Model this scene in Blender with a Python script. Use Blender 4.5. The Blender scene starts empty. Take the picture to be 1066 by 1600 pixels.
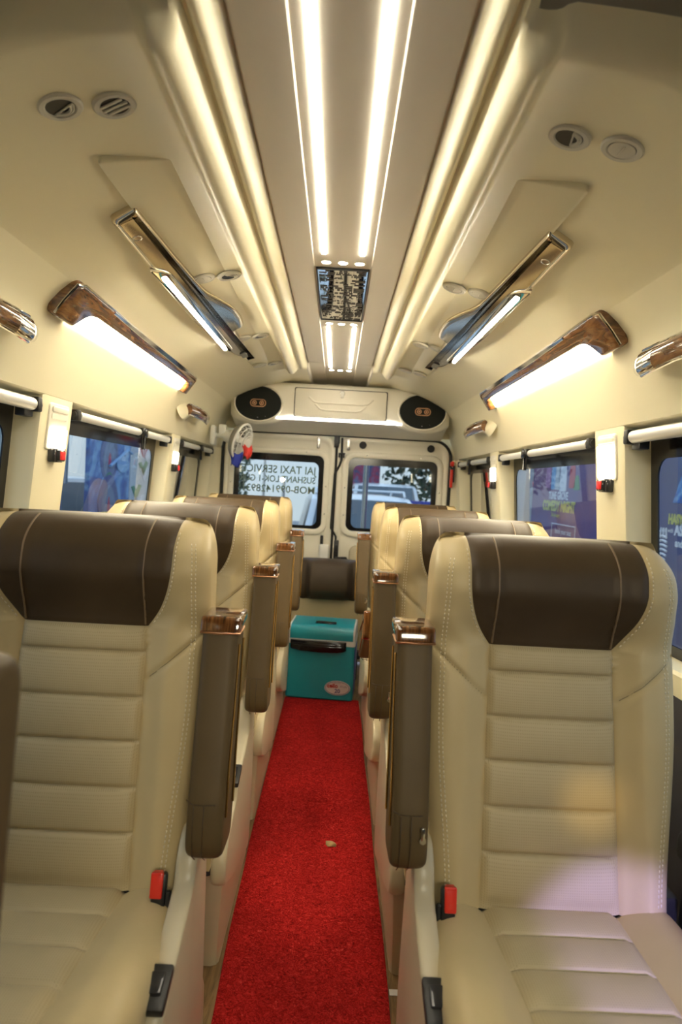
import bpy, bmesh, math, random
from math import sin, cos, pi, sqrt, radians as R, exp
from mathutils import Vector, Matrix

random.seed(7)
scene = bpy.context.scene
COL = scene.collection

# ------------------------------------------------------------------ camera
FOC = 1067.0                                    # focal length in pixels of a 1066x1600 frame (24 mm)
cam_data = bpy.data.cameras.new('camera')
cam_data.sensor_fit = 'AUTO'; cam_data.sensor_width = 36; cam_data.lens = 36 * FOC / 1600
cam_data.clip_start = 0.03
cam = bpy.data.objects.new('camera', cam_data); COL.objects.link(cam)
_y = Vector(((527 - 533) / FOC, -(757 - 800) / FOC, -1)).normalized()
_z = Vector((sin(R(3.1)), cos(R(3.1)), 0)); _z = (_z - _y * _z.dot(_y)).normalized()
_x = _y.cross(_z)
cam.matrix_world = Matrix.Translation((.02, 0, 1.32)) @ Matrix((_x, _y, _z)).to_4x4()
scene.camera = cam
cam_data.dof.use_dof = True; cam_data.dof.focus_distance = 1.95; cam_data.dof.aperture_fstop = 4.0

# ------------------------------------------------------------------ world and exposure
world = bpy.data.worlds.new('dusk'); scene.world = world; world.use_nodes = True
wn = world.node_tree; wn.nodes.clear()
wo = wn.nodes.new('ShaderNodeOutputWorld'); wb = wn.nodes.new('ShaderNodeBackground')
wt = wn.nodes.new('ShaderNodeTexCoord'); wsx = wn.nodes.new('ShaderNodeSeparateXYZ'); wr = wn.nodes.new('ShaderNodeValToRGB')
wr.color_ramp.elements[0].position = .48; wr.color_ramp.elements[0].color = (.28, .30, .33, 1)
wr.color_ramp.elements[1].position = .75; wr.color_ramp.elements[1].color = (.34, .42, .56, 1)
wm = wn.nodes.new('ShaderNodeMath'); wm.operation = 'MULTIPLY_ADD'; wm.inputs[1].default_value = .5; wm.inputs[2].default_value = .5
wn.links.new(wt.outputs['Generated'], wsx.inputs[0]); wn.links.new(wsx.outputs['Z'], wm.inputs[0])
wn.links.new(wm.outputs[0], wr.inputs[0]); wn.links.new(wr.outputs[0], wb.inputs[0]); wn.links.new(wb.outputs[0], wo.inputs[0])
wb.inputs[1].default_value = .78
scene.view_settings.view_transform = 'Standard'; scene.view_settings.look = 'None'
scene.view_settings.gamma = 1; scene.view_settings.use_curve_mapping = False
scene.view_settings.exposure = 2.03

STRIP_E, LAMP_E, TRIM_E, SPOT_E, PILLAR_E = 11.0, 13.0, 13.0, 9.0, 3.2
WARM = (1.0, .86, .62)


def spot_light(name, loc, aim, energy, color, size, angle, blend=.3):
    d = bpy.data.lights.new(name, 'SPOT'); d.energy = energy; d.color = color
    d.spot_size = R(angle); d.spot_blend = blend; d.shadow_soft_size = size
    o = bpy.data.objects.new(name, d); COL.objects.link(o); o.location = loc
    o.rotation_euler = (Vector(aim) - Vector(loc)).to_track_quat('-Z', 'Y').to_euler()
    return o


# added coloured spots, source unseen, for the glow low on the nearest right seat
spot_light('dashboard_light', (.78, -1.55, 1.50), (.60, 1.18, .46), 120, (.42, .36, 1.0), .03, 8.2, .35)
spot_light('cabin_lamp', (.70, -1.5, 1.55), (.545, 1.27, .74), 30, (1.0, .66, .22), .03, 3.0, .8)

# added fill light behind the camera, brightens the seat fronts
ad = bpy.data.lights.new('cabin_dome_lamp', 'AREA'); ad.shape = 'RECTANGLE'; ad.size = .55; ad.size_y = .25; ad.energy = 0.6; ad.color = (1, .91, .68); ad.spread = R(60)
al = bpy.data.objects.new('cabin_dome_lamp', ad); COL.objects.link(al); al.location = (.36, -1.35, 1.80)
al.rotation_euler = (Vector((-.15, 2.6, .1)) - Vector(al.location)).to_track_quat('-Z', 'Y').to_euler()

# ------------------------------------------------------------------ materials
def mat(name, color, rough=.5, metal=0., spec=.5, coat=0., emit=None, estr=0.):
    m = bpy.data.materials.new(name); m.use_nodes = True
    b = m.node_tree.nodes['Principled BSDF']
    b.inputs['Base Color'].default_value = (*color, 1)
    b.inputs['Roughness'].default_value = rough; b.inputs['Metallic'].default_value = metal
    b.inputs['Specular IOR Level'].default_value = spec
    if coat:
        b.inputs['Coat Weight'].default_value = coat; b.inputs['Coat Roughness'].default_value = .06
    if emit:
        b.inputs['Emission Color'].default_value = (*emit, 1); b.inputs['Emission Strength'].default_value = estr
    return m


def nodes(m):
    t = m.node_tree
    return t, t.nodes['Principled BSDF']


def coords(t, scale=(1, 1, 1)):
    tc = t.nodes.new('ShaderNodeTexCoord'); mp = t.nodes.new('ShaderNodeMapping')
    mp.inputs['Scale'].default_value = scale
    t.links.new(tc.outputs['Object'], mp.inputs[0])
    return mp.outputs[0]


def ramp(t, fac, stops):
    r = t.nodes.new('ShaderNodeValToRGB'); e = r.color_ramp.elements
    while len(e) < len(stops): e.new(.5)
    for k, (p, c) in enumerate(stops):
        e[k].position = p; e[k].color = (*c, 1)
    t.links.new(fac, r.inputs[0])
    return r.outputs[0]


def noise(t, vec, scale, detail=3, rough=.5, dist=0):
    n = t.nodes.new('ShaderNodeTexNoise'); n.inputs['Scale'].default_value = scale
    n.inputs['Detail'].default_value = detail; n.inputs['Roughness'].default_value = rough
    n.inputs['Distortion'].default_value = dist
    t.links.new(vec, n.inputs['Vector'])
    return n.outputs['Fac']


def voronoi(t, vec, scale, feature='F1'):
    n = t.nodes.new('ShaderNodeTexVoronoi'); n.inputs['Scale'].default_value = scale; n.feature = feature
    t.links.new(vec, n.inputs['Vector'])
    return n


def bump(t, b, height, strength, dist):
    n = t.nodes.new('ShaderNodeBump'); n.inputs['Strength'].default_value = strength; n.inputs['Distance'].default_value = dist
    t.links.new(height, n.inputs['Height']); t.links.new(n.outputs[0], b.inputs['Normal'])


def leather(name, c0, c1, rough, holes=False):
    m = mat(name, c0, rough, spec=.3); t, b = nodes(m); v = coords(t)
    n = noise(t, v, 9, 4); t.links.new(ramp(t, n, [(.3, c0), (.75, c1)]), b.inputs['Base Color'])
    if holes:                                                        # punched dots
        tc = t.nodes.new('ShaderNodeTexCoord'); sp = t.nodes.new('ShaderNodeSeparateXYZ'); t.links.new(tc.outputs['Object'], sp.inputs[0])
        def sine(sock, k, sock2=None, k2=0):
            a = t.nodes.new('ShaderNodeMath'); a.operation = 'MULTIPLY'; a.inputs[1].default_value = k; t.links.new(sock, a.inputs[0])
            o = a.outputs[0]
            s = t.nodes.new('ShaderNodeMath'); s.operation = 'SINE'; t.links.new(o, s.inputs[0]); return s.outputs[0]
        def sq(x, y, sub):
            a = t.nodes.new('ShaderNodeMath'); a.operation = 'ADD' if not sub else 'SUBTRACT'
            t.links.new(x, a.inputs[0]); t.links.new(y, a.inputs[1]); return a.outputs[0]
        k = 2 * pi / .0085
        yz = sq(sp.outputs['Z'], sp.outputs['Y'], True)
        pq = t.nodes.new('ShaderNodeMath'); pq.operation = 'MULTIPLY'
        t.links.new(sine(sq(sp.outputs['X'], yz, False), k), pq.inputs[0]); t.links.new(sine(sq(sp.outputs['X'], yz, True), k), pq.inputs[1])
        gt = t.nodes.new('ShaderNodeMapRange'); gt.inputs[1].default_value = .45; gt.inputs[2].default_value = .8
        gt.inputs[3].default_value = 1; gt.inputs[4].default_value = 0
        t.links.new(pq.outputs[0], gt.inputs[0])
        bump(t, b, gt.outputs[0], .12, .0008)
        mx = t.nodes.new('ShaderNodeMix'); mx.data_type = 'RGBA'; mx.blend_type = 'MULTIPLY'; mx.inputs[0].default_value = 1
        src = b.inputs['Base Color'].links[0].from_socket
        rr = ramp(t, gt.outputs[0], [(0, (.82, .80, .76)), (1, (1, 1, 1))])
        t.links.new(src, mx.inputs[6]); t.links.new(rr, mx.inputs[7]); t.links.new(mx.outputs[2], b.inputs['Base Color'])
    else:
        vo = voronoi(t, v, 420); bump(t, b, vo.outputs['Distance'], .12, .0006)
    return m


M = {}
M['cream_plastic'] = mat('cream_plastic', (.80, .76, .66), .42)
M['wall_plastic'] = mat('wall_plastic', (.84, .77, .545), .34)
M['ceiling_panel'] = mat('ceiling_panel', (.76, .70, .60), .4)
M['reveal'] = mat('reveal', (.74, .74, .68), .5)
M['door_paint'] = mat('door_paint', (.80, .76, .64), .32)
M['seat_shell'] = mat('seat_shell', (.56, .49, .34), .36)
M['cream_leather'] = leather('cream_leather', (.54, .43, .235), (.58, .465, .26), .40)
M['panel_leather'] = leather('panel_leather', (.48, .395, .235), (.52, .43, .26), .47, True)
M['brown_leather'] = leather('brown_leather', (.056, .036, .018), (.072, .047, .025), .46)
M['armrest_leather'] = leather('armrest_leather', (.092, .060, .025), (.110, .074, .032), .5)
M['front_headliner'] = mat('front_headliner', (.30, .28, .23), .8)  # darker tone that paints in the light falloff at the front
M['fan_grey'] = mat('fan_grey', (.26, .25, .22), .5)
M['piping'] = mat('piping', (.20, .135, .075), .45)
M['crease'] = mat('crease', (.20, .155, .085), .7)
M['mural_grey'] = mat('mural_grey', (.20, .24, .36), .6)
M['thread'] = mat('thread', (.78, .70, .52), .7)
M['black'] = mat('black', (.012, .012, .013), .4)
M['black_gloss'] = mat('black_gloss', (.01, .01, .011), .12)
M['rubber'] = mat('rubber', (.015, .015, .015), .7)
M['dark_panel'] = mat('dark_panel', (.045, .045, .055), .6)
M['chrome'] = mat('chrome', (.80, .78, .74), .07, 1)
M['steel'] = mat('steel', (.6, .59, .57), .25, 1)
M['brass'] = mat('brass', (.62, .40, .16), .25, 1)
M['copper'] = mat('copper', (.70, .40, .24), .3, 1)
M['aluminium'] = mat('aluminium', (.80, .79, .76), .35, .35)
M['white_plastic'] = mat('white_plastic', (.78, .78, .74), .4)
M['vent_grey'] = mat('vent_grey', (.60, .57, .48), .45)
M['red_plastic'] = mat('red_plastic', (.75, .035, .02), .3)
M['red_lens'] = mat('red_lens', (.7, .03, .03), .15, emit=(1, .06, .04), estr=.04)
M['teal'] = mat('teal', (.022, .38, .47), .3)
M['blue_plastic'] = mat('blue_plastic', (.012, .03, .32), .35)
M['white_paint'] = mat('white_paint', (.75, .77, .80), .2, coat=.5)
M['sticker'] = mat('sticker', (.74, .70, .66), .4)
M['ink_red'] = mat('ink_red', (.5, .02, .02), .5)
M['ink_blue'] = mat('ink_blue', (.02, .03, .25), .5)
M['ink_grey'] = mat('ink_grey', (.35, .33, .36), .5)
M['smoke'] = mat('smoke', (.03, .03, .033), .08)
M['speaker_mesh'] = mat('speaker_mesh', (.012, .014, .012), .6, spec=.2)
t, b = nodes(M['speaker_mesh']); vo = voronoi(t, coords(t), 260); bump(t, b, vo.outputs['Distance'], .6, .002)
M['cloth_red'] = mat('cloth_red', (.75, .06, .05), .8)
M['cloth_blue'] = mat('cloth_blue', (.03, .05, .38), .8)
for key, c, e in (('led', (1, .92, .74), STRIP_E), ('lamp', (1, .88, .63), LAMP_E), ('trim_led', (1, .92, .74), TRIM_E),
                  ('spot', (1, .88, .64), SPOT_E), ('pillar_led', (1, .86, .58), PILLAR_E), ('console_led', (1, .94, .84), 3.0),
                  ('street', (1, .80, .50), 9.0), ('tail', (1, .05, .05), 3.0)):
    M[key] = mat(key + '_glow', (.8, .8, .8), .4, emit=c, estr=e)

m = M['wood'] = mat('wood_gloss', (.2, .08, .03), .12, coat=.8); t, b = nodes(m)
v = coords(t, (3, 1.1, 9)); n = noise(t, v, 5.5, 6, .6, 1.3)
t.links.new(ramp(t, n, [(.30, (.035, .014, .006)), (.48, (.15, .060, .020)), (.62, (.26, .115, .038)), (.8, (.09, .034, .012))]), b.inputs['Base Color'])
m = M['cap_wood'] = mat('cap_wood', (.2, .08, .03), .1, coat=.9); t, b = nodes(m)
v = coords(t, (60, 3, 6)); n = noise(t, v, 2.2, 5, .6, .8)
t.links.new(ramp(t, n, [(.30, (.030, .011, .004)), (.5, (.13, .050, .015)), (.66, (.24, .105, .032)), (.85, (.07, .026, .008))]), b.inputs['Base Color'])
m = M['tinted_chrome'] = mat('tinted_chrome', (.60, .53, .42), .15, 1)
m = M['floor_vinyl'] = mat('floor_vinyl', (.3, .2, .1), .35); t, b = nodes(m)
v = coords(t, (9, 1.2, 1)); n = noise(t, v, 6, 6, .65, .6)
t.links.new(ramp(t, n, [(.3, (.11, .062, .026)), (.55, (.27, .165, .07)), (.8, (.40, .27, .13))]), b.inputs['Base Color'])

m = M['carpet'] = mat('carpet', (.5, .02, .015), .95, spec=.1); t, b = nodes(m)
v = coords(t); n1 = noise(t, v, 80, 4, .75, 1.8); n2 = noise(t, v, 3.2, 3)
c1 = ramp(t, n1, [(.30, (.10, .003, .003)), (.46, (.56, .016, .016)), (.62, (.86, .040, .034)), (.78, (.95, .22, .16))])
c2 = ramp(t, n2, [(.35, (.80, .80, .80)), (.65, (1, 1, 1))])
mx = t.nodes.new('ShaderNodeMix'); mx.data_type = 'RGBA'; mx.blend_type = 'MULTIPLY'; mx.inputs[0].default_value = 1
t.links.new(c1, mx.inputs[6]); t.links.new(c2, mx.inputs[7]); t.links.new(mx.outputs[2], b.inputs['Base Color'])
bump(t, b, n1, 1.0, .012)

M['mirror'] = mat('mirror', (.82, .80, .76), .04, 1)
M['etching'] = mat('etching', (.045, .034, .022), .5)

m = M['glass'] = bpy.data.materials.new('window_glass'); m.use_nodes = True; t = m.node_tree; t.nodes.clear()
o_ = t.nodes.new('ShaderNodeOutputMaterial'); mx = t.nodes.new('ShaderNodeMixShader'); tr = t.nodes.new('ShaderNodeBsdfTransparent')
gl = t.nodes.new('ShaderNodeBsdfGlossy'); fr = t.nodes.new('ShaderNodeFresnel'); gl.inputs['Roughness'].default_value = .0
tr.inputs[0].default_value = (.80, .86, .86, 1); fr.inputs[0].default_value = 1.45
t.links.new(fr.outputs[0], mx.inputs[0]); t.links.new(tr.outputs[0], mx.inputs[1]); t.links.new(gl.outputs[0], mx.inputs[2]); t.links.new(mx.outputs[0], o_.inputs[0])

M['asphalt'] = mat('asphalt', (.13, .13, .135), .8); t, b = nodes(M['asphalt'])
t.links.new(ramp(t, noise(t, coords(t), 1.5, 5), [(.3, (.22, .22, .23)), (.7, (.36, .36, .37))]), b.inputs['Base Color'])
M['leaf_dark'] = mat('leaf_dark', (.02, .05, .022), .6)
M['leaf_mid'] = mat('leaf_mid', (.035, .085, .03), .6)
M['bark'] = mat('bark', (.09, .06, .04), .9)
M['poster_blue'] = mat('poster_blue', (.050, .060, .26), .5); t, b = nodes(M['poster_blue'])
t.links.new(ramp(t, noise(t, coords(t), 1.1, 2), [(.3, (.11, .12, .20)), (.7, (.09, .105, .29))]), b.inputs['Base Color'])
M['poster_violet'] = mat('poster_violet', (.13, .05, .22), .5); t, b = nodes(M['poster_violet'])
t.links.new(ramp(t, noise(t, coords(t), 1.4, 2), [(.35, (.26, .11, .22)), (.7, (.10, .085, .28))]), b.inputs['Base Color'])
M['mural_blue'] = mat('mural_blue', (.04, .09, .33), .6); t, b = nodes(M['mural_blue'])
t.links.new(ramp(t, noise(t, coords(t), 2.6, 4, .6, 1.2), [(.30, (.08, .11, .26)), (.48, (.06, .15, .46)), (.62, (.24, .44, .70)), (.75, (.07, .12, .40))]), b.inputs['Base Color'])
M['grey_canvas'] = mat('grey_canvas', (.60, .63, .66), .8)
M['stripe_canvas'] = mat('stripe_canvas', (.3, .36, .36), .8); t, b = nodes(M['stripe_canvas'])
wv = t.nodes.new('ShaderNodeTexWave'); wv.inputs['Scale'].default_value = 2.2; wv.inputs['Distortion'].default_value = 1.0; wv.bands_direction = 'Y'
t.links.new(coords(t), wv.inputs['Vector']); t.links.new(ramp(t, wv.outputs['Fac'], [(.2, (.24, .32, .36)), (.8, (.66, .70, .68))]), b.inputs['Base Color'])
M['paint_yellow'] = mat('paint_yellow', (.62, .60, .18), .6)
M['barrier_yellow'] = mat('barrier_yellow', (.5, .38, .06), .6)
M['paint_white'] = mat('paint_white', (.80, .82, .88), .6)
M['paint_sky'] = mat('paint_sky', (.28, .48, .75), .6)
M['paint_green'] = mat('paint_green', (.12, .30, .16), .6)
M['paint_red'] = mat('paint_red', (.55, .06, .10), .6)
M['paint_pink'] = mat('paint_pink', (.50, .25, .45), .6)
M['concrete'] = mat('concrete', (.62, .66, .70), .9)
M['decal'] = mat('decal', (.42, .46, .34), .6)
M['car_glass'] = mat('car_glass', (.10, .13, .16), .08)


# ------------------------------------------------------------------ helpers
class MB:
    """collects shapes, then links them as one mesh object"""
    def __init__(s): s.bm = bmesh.new()

    def box(s, c, size, bev=0, seg=2, rot=None):
        r = bmesh.ops.create_cube(s.bm, size=1); vs = r['verts']
        bmesh.ops.scale(s.bm, verts=vs, vec=size)
        if bev:
            es = list({e for v in vs for e in v.link_edges})
            g = bmesh.ops.bevel(s.bm, geom=es, offset=bev, segments=seg, profile=.5, affect='EDGES', clamp_overlap=True)
            vs = list({v for f in g['faces'] for v in f.verts} | {v for v in vs if v.is_valid})
        if rot: bmesh.ops.rotate(s.bm, verts=vs, cent=(0, 0, 0), matrix=rot)
        bmesh.ops.translate(s.bm, verts=vs, vec=c)
        return vs

    def cyl(s, a, b, r, r2=None, n=20, cap=True):
        a, b = Vector(a), Vector(b); d = b - a; r2 = r if r2 is None else r2
        rot = d.to_track_quat('Z', 'Y').to_matrix()
        L = [[s.bm.verts.new(p + rot @ Vector((q * cos(2 * pi * k / n), q * sin(2 * pi * k / n), 0))) for k in range(n)] for p, q in ((a, r), (b, r2))]
        for k in range(n): s.bm.faces.new((L[0][k], L[0][(k + 1) % n], L[1][(k + 1) % n], L[1][k]))
        if cap: s.bm.faces.new(L[0][::-1]); s.bm.faces.new(L[1])

    def tube(s, pts, rad, n=10, closed=False, cap=True):
        pts = [Vector(p) for p in pts]; m = len(pts); rad = rad if isinstance(rad, (list, tuple)) else [rad] * m
        rings = []; up = None
        for i, p in enumerate(pts):
            if closed: d = pts[(i + 1) % m] - pts[i - 1]
            else: d = pts[min(i + 1, m - 1)] - pts[max(i - 1, 0)]
            d.normalize()
            if up is None: up = d.orthogonal().normalized()
            up = (up - d * up.dot(d)).normalized(); w = d.cross(up)
            rings.append([s.bm.verts.new(p + (up * cos(2 * pi * k / n) + w * sin(2 * pi * k / n)) * rad[i]) for k in range(n)])
        for i in range(m if closed else m - 1):
            A, B = rings[i], rings[(i + 1) % m]
            for k in range(n): s.bm.faces.new((A[k], A[(k + 1) % n], B[(k + 1) % n], B[k]))
        if not closed and cap: s.bm.faces.new(rings[0][::-1]); s.bm.faces.new(rings[-1])

    def loft(s, loops, closed=True, cap0=False, cap1=False):
        L = [[s.bm.verts.new(p) for p in lp] for lp in loops]; n = len(L[0])
        for A, B in zip(L, L[1:]):
            for k in range(n if closed else n - 1):
                s.bm.faces.new((A[k], A[(k + 1) % n], B[(k + 1) % n], B[k]))
        if cap0: s.bm.faces.new(L[0][::-1])
        if cap1: s.bm.faces.new(L[-1])

    def prism(s, poly, fn, h, bev=0, seg=2):
        """poly of (u,v) mapped by fn(u,v,w); w runs 0..h; the w=h rim is bevelled inwards"""
        if not bev:
            s.loft([[fn(u, v, 0) for u, v in poly], [fn(u, v, h) for u, v in poly]], True, True, True); return
        loops = [[fn(u, v, 0) for u, v in poly]]
        for k in range(seg + 1):
            a = k / seg * pi / 2
            q = inset(poly, bev * (1 - cos(a)))
            loops.append([fn(u, v, h - bev + bev * sin(a)) for u, v in q])
        s.loft(loops, True, True, True)

    def quad(s, *p):
        s.bm.faces.new([s.bm.verts.new(q) for q in p])

    def done(s, name, m, parent=None, ang=38, loc=None, weld=0.0, recalc=True):
        if weld: bmesh.ops.remove_doubles(s.bm, verts=s.bm.verts, dist=weld)
        if recalc: bmesh.ops.recalc_face_normals(s.bm, faces=s.bm.faces)
        me = bpy.data.meshes.new(name); s.bm.to_mesh(me); s.bm.free()
        return link(name, me, m, parent, ang, loc)


def link(name, me, m, parent=None, ang=38, loc=None):
    me.polygons.foreach_set('use_smooth', [True] * len(me.polygons))
    if ang: me.set_sharp_from_angle(angle=R(ang))
    if m is not None: me.materials.append(M[m] if isinstance(m, str) else m)
    o = bpy.data.objects.new(name, me); COL.objects.link(o)
    if parent: o.parent = parent
    if loc: o.location = loc
    return o


def inset(poly, d):
    """moves every corner of a counter-clockwise or clockwise polygon inwards by d"""
    n = len(poly); area = sum(poly[i][0] * poly[(i + 1) % n][1] - poly[(i + 1) % n][0] * poly[i][1] for i in range(n))
    sg = 1 if area > 0 else -1; out = []
    for i in range(n):
        p0, p1, p2 = Vector(poly[i - 1]), Vector(poly[i]), Vector(poly[(i + 1) % n])
        e1, e2 = (p1 - p0), (p2 - p1)
        if e1.length < 1e-9 or e2.length < 1e-9: out.append(tuple(p1)); continue
        e1.normalize(); e2.normalize()
        n1, n2 = Vector((-e1.y, e1.x)) * sg, Vector((-e2.y, e2.x)) * sg
        k = n1 + n2
        if k.length < 1e-6: k = n1
        k = k / max(.35, k.length_squared) * 2 if k.length_squared > 1e-6 else n1
        out.append(tuple(p1 + k * d))
    return out


def rrect(w, h, r, n=6, cx=0, cy=0):
    pts = []
    for sx, sy, a0 in ((1, 1, 0), (-1, 1, 90), (-1, -1, 180), (1, -1, 270)):
        for k in range(n + 1):
            a = R(a0 + 90 * k / n)
            pts.append((cx + sx * (w / 2 - r) + r * cos(a), cy + sy * (h / 2 - r) + r * sin(a)))
    return pts


def smoothpoly(pts, rad, n=4):
    """rounds each corner of a polygon; rad is a number or one per corner"""
    out = []; m = len(pts)
    for i in range(m):
        p0, p1, p2 = Vector(pts[i - 1]), Vector(pts[i]), Vector(pts[(i + 1) % m])
        r = rad[i] if isinstance(rad, (list, tuple)) else rad
        a, c = p0 - p1, p2 - p1
        q = min(r, a.length * .48, c.length * .48)
        A, C = p1 + a.normalized() * q, p1 + c.normalized() * q
        for k in range(n + 1):
            u = k / n
            out.append(tuple(A * (1 - u) ** 2 + p1 * 2 * u * (1 - u) + C * u * u))
    return out


def lerp(a, b, u): return a + (b - a) * u
def sstep(u): u = max(0, min(1, u)); return u * u * (3 - 2 * u)


def empty(name, loc=(0, 0, 0), rz=0):
    o = bpy.data.objects.new(name, None); COL.objects.link(o)
    o.location = loc; o.rotation_euler = (0, 0, rz); o.empty_display_size = .1
    return o


def tag(o, label, cat, group=None):
    o['label'] = label; o['category'] = cat
    if group: o['group'] = group
    return o


def struct(o):
    o['kind'] = 'structure'
    return o


def copy_tree(o, parent=None):
    c = o.copy(); COL.objects.link(c)
    if parent: c.parent = parent
    for ch in list(o.children): copy_tree(ch, c)
    return c


def text(name, s, size, m, mw, parent=None, align='CENTER', ext=.001, sx=1.0, bold=0.0):
    cu = bpy.data.curves.new(name, 'FONT'); cu.body = s; cu.size = size; cu.extrude = ext; cu.align_x = align; cu.align_y = 'CENTER'
    cu.offset = bold; cu.resolution_u = 3
    tmp = bpy.data.objects.new(name, cu); COL.objects.link(tmp)
    me = bpy.data.meshes.new_from_object(tmp.evaluated_get(bpy.context.evaluated_depsgraph_get()))
    bpy.data.objects.remove(tmp)
    me.transform(Matrix.Diagonal((sx, 1, 1, 1))); me.transform(mw)
    me.materials.clear()
    return link(name, me, m, parent, 30)


def frame(o, x, y, z):
    """matrix from an origin and three axes"""
    a = Matrix((Vector(x), Vector(y), Vector(z))).transposed().to_4x4(); a.translation = Vector(o)
    return a

# ================================================================== the van's shell
Y0, Y1 = -1.7, 5.0
HALF = [(0, 2.046), (.050, 2.046), (.094, 2.046), (.096, 2.041), (.098, 2.040), (.188, 2.040), (.191, 2.052), (.195, 2.052), (.199, 2.036), (.216, 2.010),
        (.222, 2.004), (.229, 2.002), (.236, 2.006), (.240, 2.014), (.246, 2.013), (.252, 1.994), (.260, 1.976), (.271, 1.963), (.284, 1.957), (.296, 1.959),
        (.305, 1.966), (.312, 1.978), (.326, 1.988), (.42, 1.972), (.49, 1.955), (.56, 1.930), (.61, 1.909), (.66, 1.884), (.70, 1.862), (.735, 1.836)]


def ceil_pt(x, z, y):
    ax = abs(x)
    lift = sstep((1.07 - y) / .13) * sstep((ax - .244) / .03)           # the air duct starts here, the roof is higher in front of it
    z += lift * (2.055 - z) * (1 if ax < .66 else max(0, (.735 - ax) / .075))
    if y > 4.05 and .19 < ax < .36:                                     # the rounded rails run out before the console
        z = lerp(z, 2.0, sstep((y - 4.08) / .08))
    return Vector((x, y, z))


ys = [-1.72, -1.0, -.4, .2, .6, .8] + [.93 + .010 * k for k in range(20)] + [1.3, 1.8, 2.4, 3.0, 3.6, 4.0] + [4.06 + .012 * k for k in range(12)] + [4.3, 4.62, 5.02]
prof = [(-x, z) for x, z in HALF[:0:-1]] + HALF
mb = MB(); mb.loft([[ceil_pt(x, z, y) for x, z in prof] for y in ys], closed=False)
ceiling = struct(mb.done('ceiling', 'ceiling_panel', ang=50))
for p in range(len(HALF) - 1):
    pass
# the ceiling's flank panels are the warmer wall plastic
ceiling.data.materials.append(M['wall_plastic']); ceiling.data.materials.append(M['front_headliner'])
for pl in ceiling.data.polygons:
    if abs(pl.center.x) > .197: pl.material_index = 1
    if abs(pl.center.x) > .27 and pl.center.y < 1.0: pl.material_index = 2  # front recess shaded by colour where the light fades

WPROF = [(.735, 1.836), (.765, 1.806), (.79, 1.772), (.812, 1.725), (.832, 1.67), (.852, 1.61), (.868, 1.555), (.871, 1.545), (.880, 1.540), (.962, 1.538)]
PILLARS = [(-1.72, .40), (2.06, 2.30), (3.66, 3.87), (4.88, 5.02)]
WINS = [(.40, 2.06), (2.30, 3.66), (3.87, 4.88)]
SILL, HEAD = .88, 1.54
pin = lambda z: .872 + (HEAD - z) * .085                                # inner face of pillars
gx = lambda z: .958 + (HEAD - z) * .075                                 # glass plane


def wall_z(z):
    """inner |x| of the upper wall at a height"""
    for (xa, za), (xb, zb) in zip(WPROF, WPROF[1:]):
        if zb <= z <= za: return lerp(xa, xb, (za - z) / (za - zb))
    return pin(z)


# unseen bulkhead round an opaque windscreen, added to keep front light out
mb = MB(); mb.box((0, -1.72, .5), (2.0, .06, 1.0), .02); mb.box((0, -1.72, 1.85), (2.0, .06, .6), .02)
for s in (-1, 1): mb.box((s * .9, -1.72, 1.25), (.3, .06, 1.9), .02)
struct(mb.done('wall_front', 'dark_panel'))
mb = MB(); mb.box((0, -1.72, 1.28), (1.6, .01, .6))
m = mat('tinted_glass', (.02, .02, .025), .05); struct(mb.done('window_7', m))
window_n = 0
for s, side in ((-1, 'left'), (1, 'right')):
    mb = MB()
    mb.loft([[(s * x, y, z) for x, z in WPROF] for y in (Y0, 1, 2, 3, 4, 5.02)], closed=False)
    for a, b_ in PILLARS:
        r = .014
        pl_ = [(1.03, a), (lerp(.0, .93, 1) - .0, a)]
        loops = []
        for z in (SILL - .02, 1.1, 1.3, HEAD + .004):
            xi, xo = pin(z), gx(z) + .01
            lp = [(xo, a), (xi + r, a), (xi + r * .3, a + r * .3), (xi, a + r), (xi, b_ - r), (xi + r * .3, b_ - r * .3), (xi + r, b_), (xo, b_)]
            loops.append([(s * x, y, z) for x, y in lp])
        mb.loft(loops, closed=True)
    mb.loft([[(s * x, y, z) for x, z in ((gx(SILL) + .01, SILL), (pin(SILL) + .008, SILL), (pin(SILL), SILL - .008), (pin(SILL), .80))] for y in (Y0, 5.02)], closed=False)
    mb.loft([[(s * x, y, z) for x, z in ((gx(HEAD), HEAD + .002), (1.06, HEAD + .002))] for y in (Y0, 5.02)], closed=False)
    struct(mb.done('wall_' + side, 'wall_plastic', ang=35))
    mb = MB()
    mb.loft([[(s * x, y, z) for x, z in ((pin(SILL) - .004, .82), (pin(SILL) - .004, .40), (.90, .0))] for y in (Y0, 5.02)], closed=False)
    struct(mb.done('trim_%d' % (1 if s < 0 else 2), 'dark_panel'))
    for a, b_ in WINS:
        window_n += 1
        mb = MB()
        for off in (0, .004):
            mb.quad(*[(s * (gx(z) + off), y, z) for y, z in ((a - .02, SILL - .02), (b_ + .02, SILL - .02), (b_ + .02, HEAD + .01), (a - .02, HEAD + .01))])
        w = struct(mb.done('window_%d' % window_n, 'glass', ang=0))
        mb = MB(); cy, cz = (a + b_) / 2, (SILL + HEAD) / 2
        outer = rrect(b_ - a, HEAD - SILL, .002, 5, cy, cz)
        inner = rrect(b_ - a - .085, HEAD - SILL - .125, .055, 5, cy, cz - .030)
        mb.loft([[(s * (gx(z) - .003), y, z) for y, z in lp] for lp in (outer, inner)] + [[(s * (gx(z) + .002), y, z) for y, z in inner]])
        mb.done('frit', 'black_gloss', w)

mb = MB(); mb.box((0, 1.65, -.03), (1.9, 6.8, .06))
struct(mb.done('floor', 'floor_vinyl'))

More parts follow.
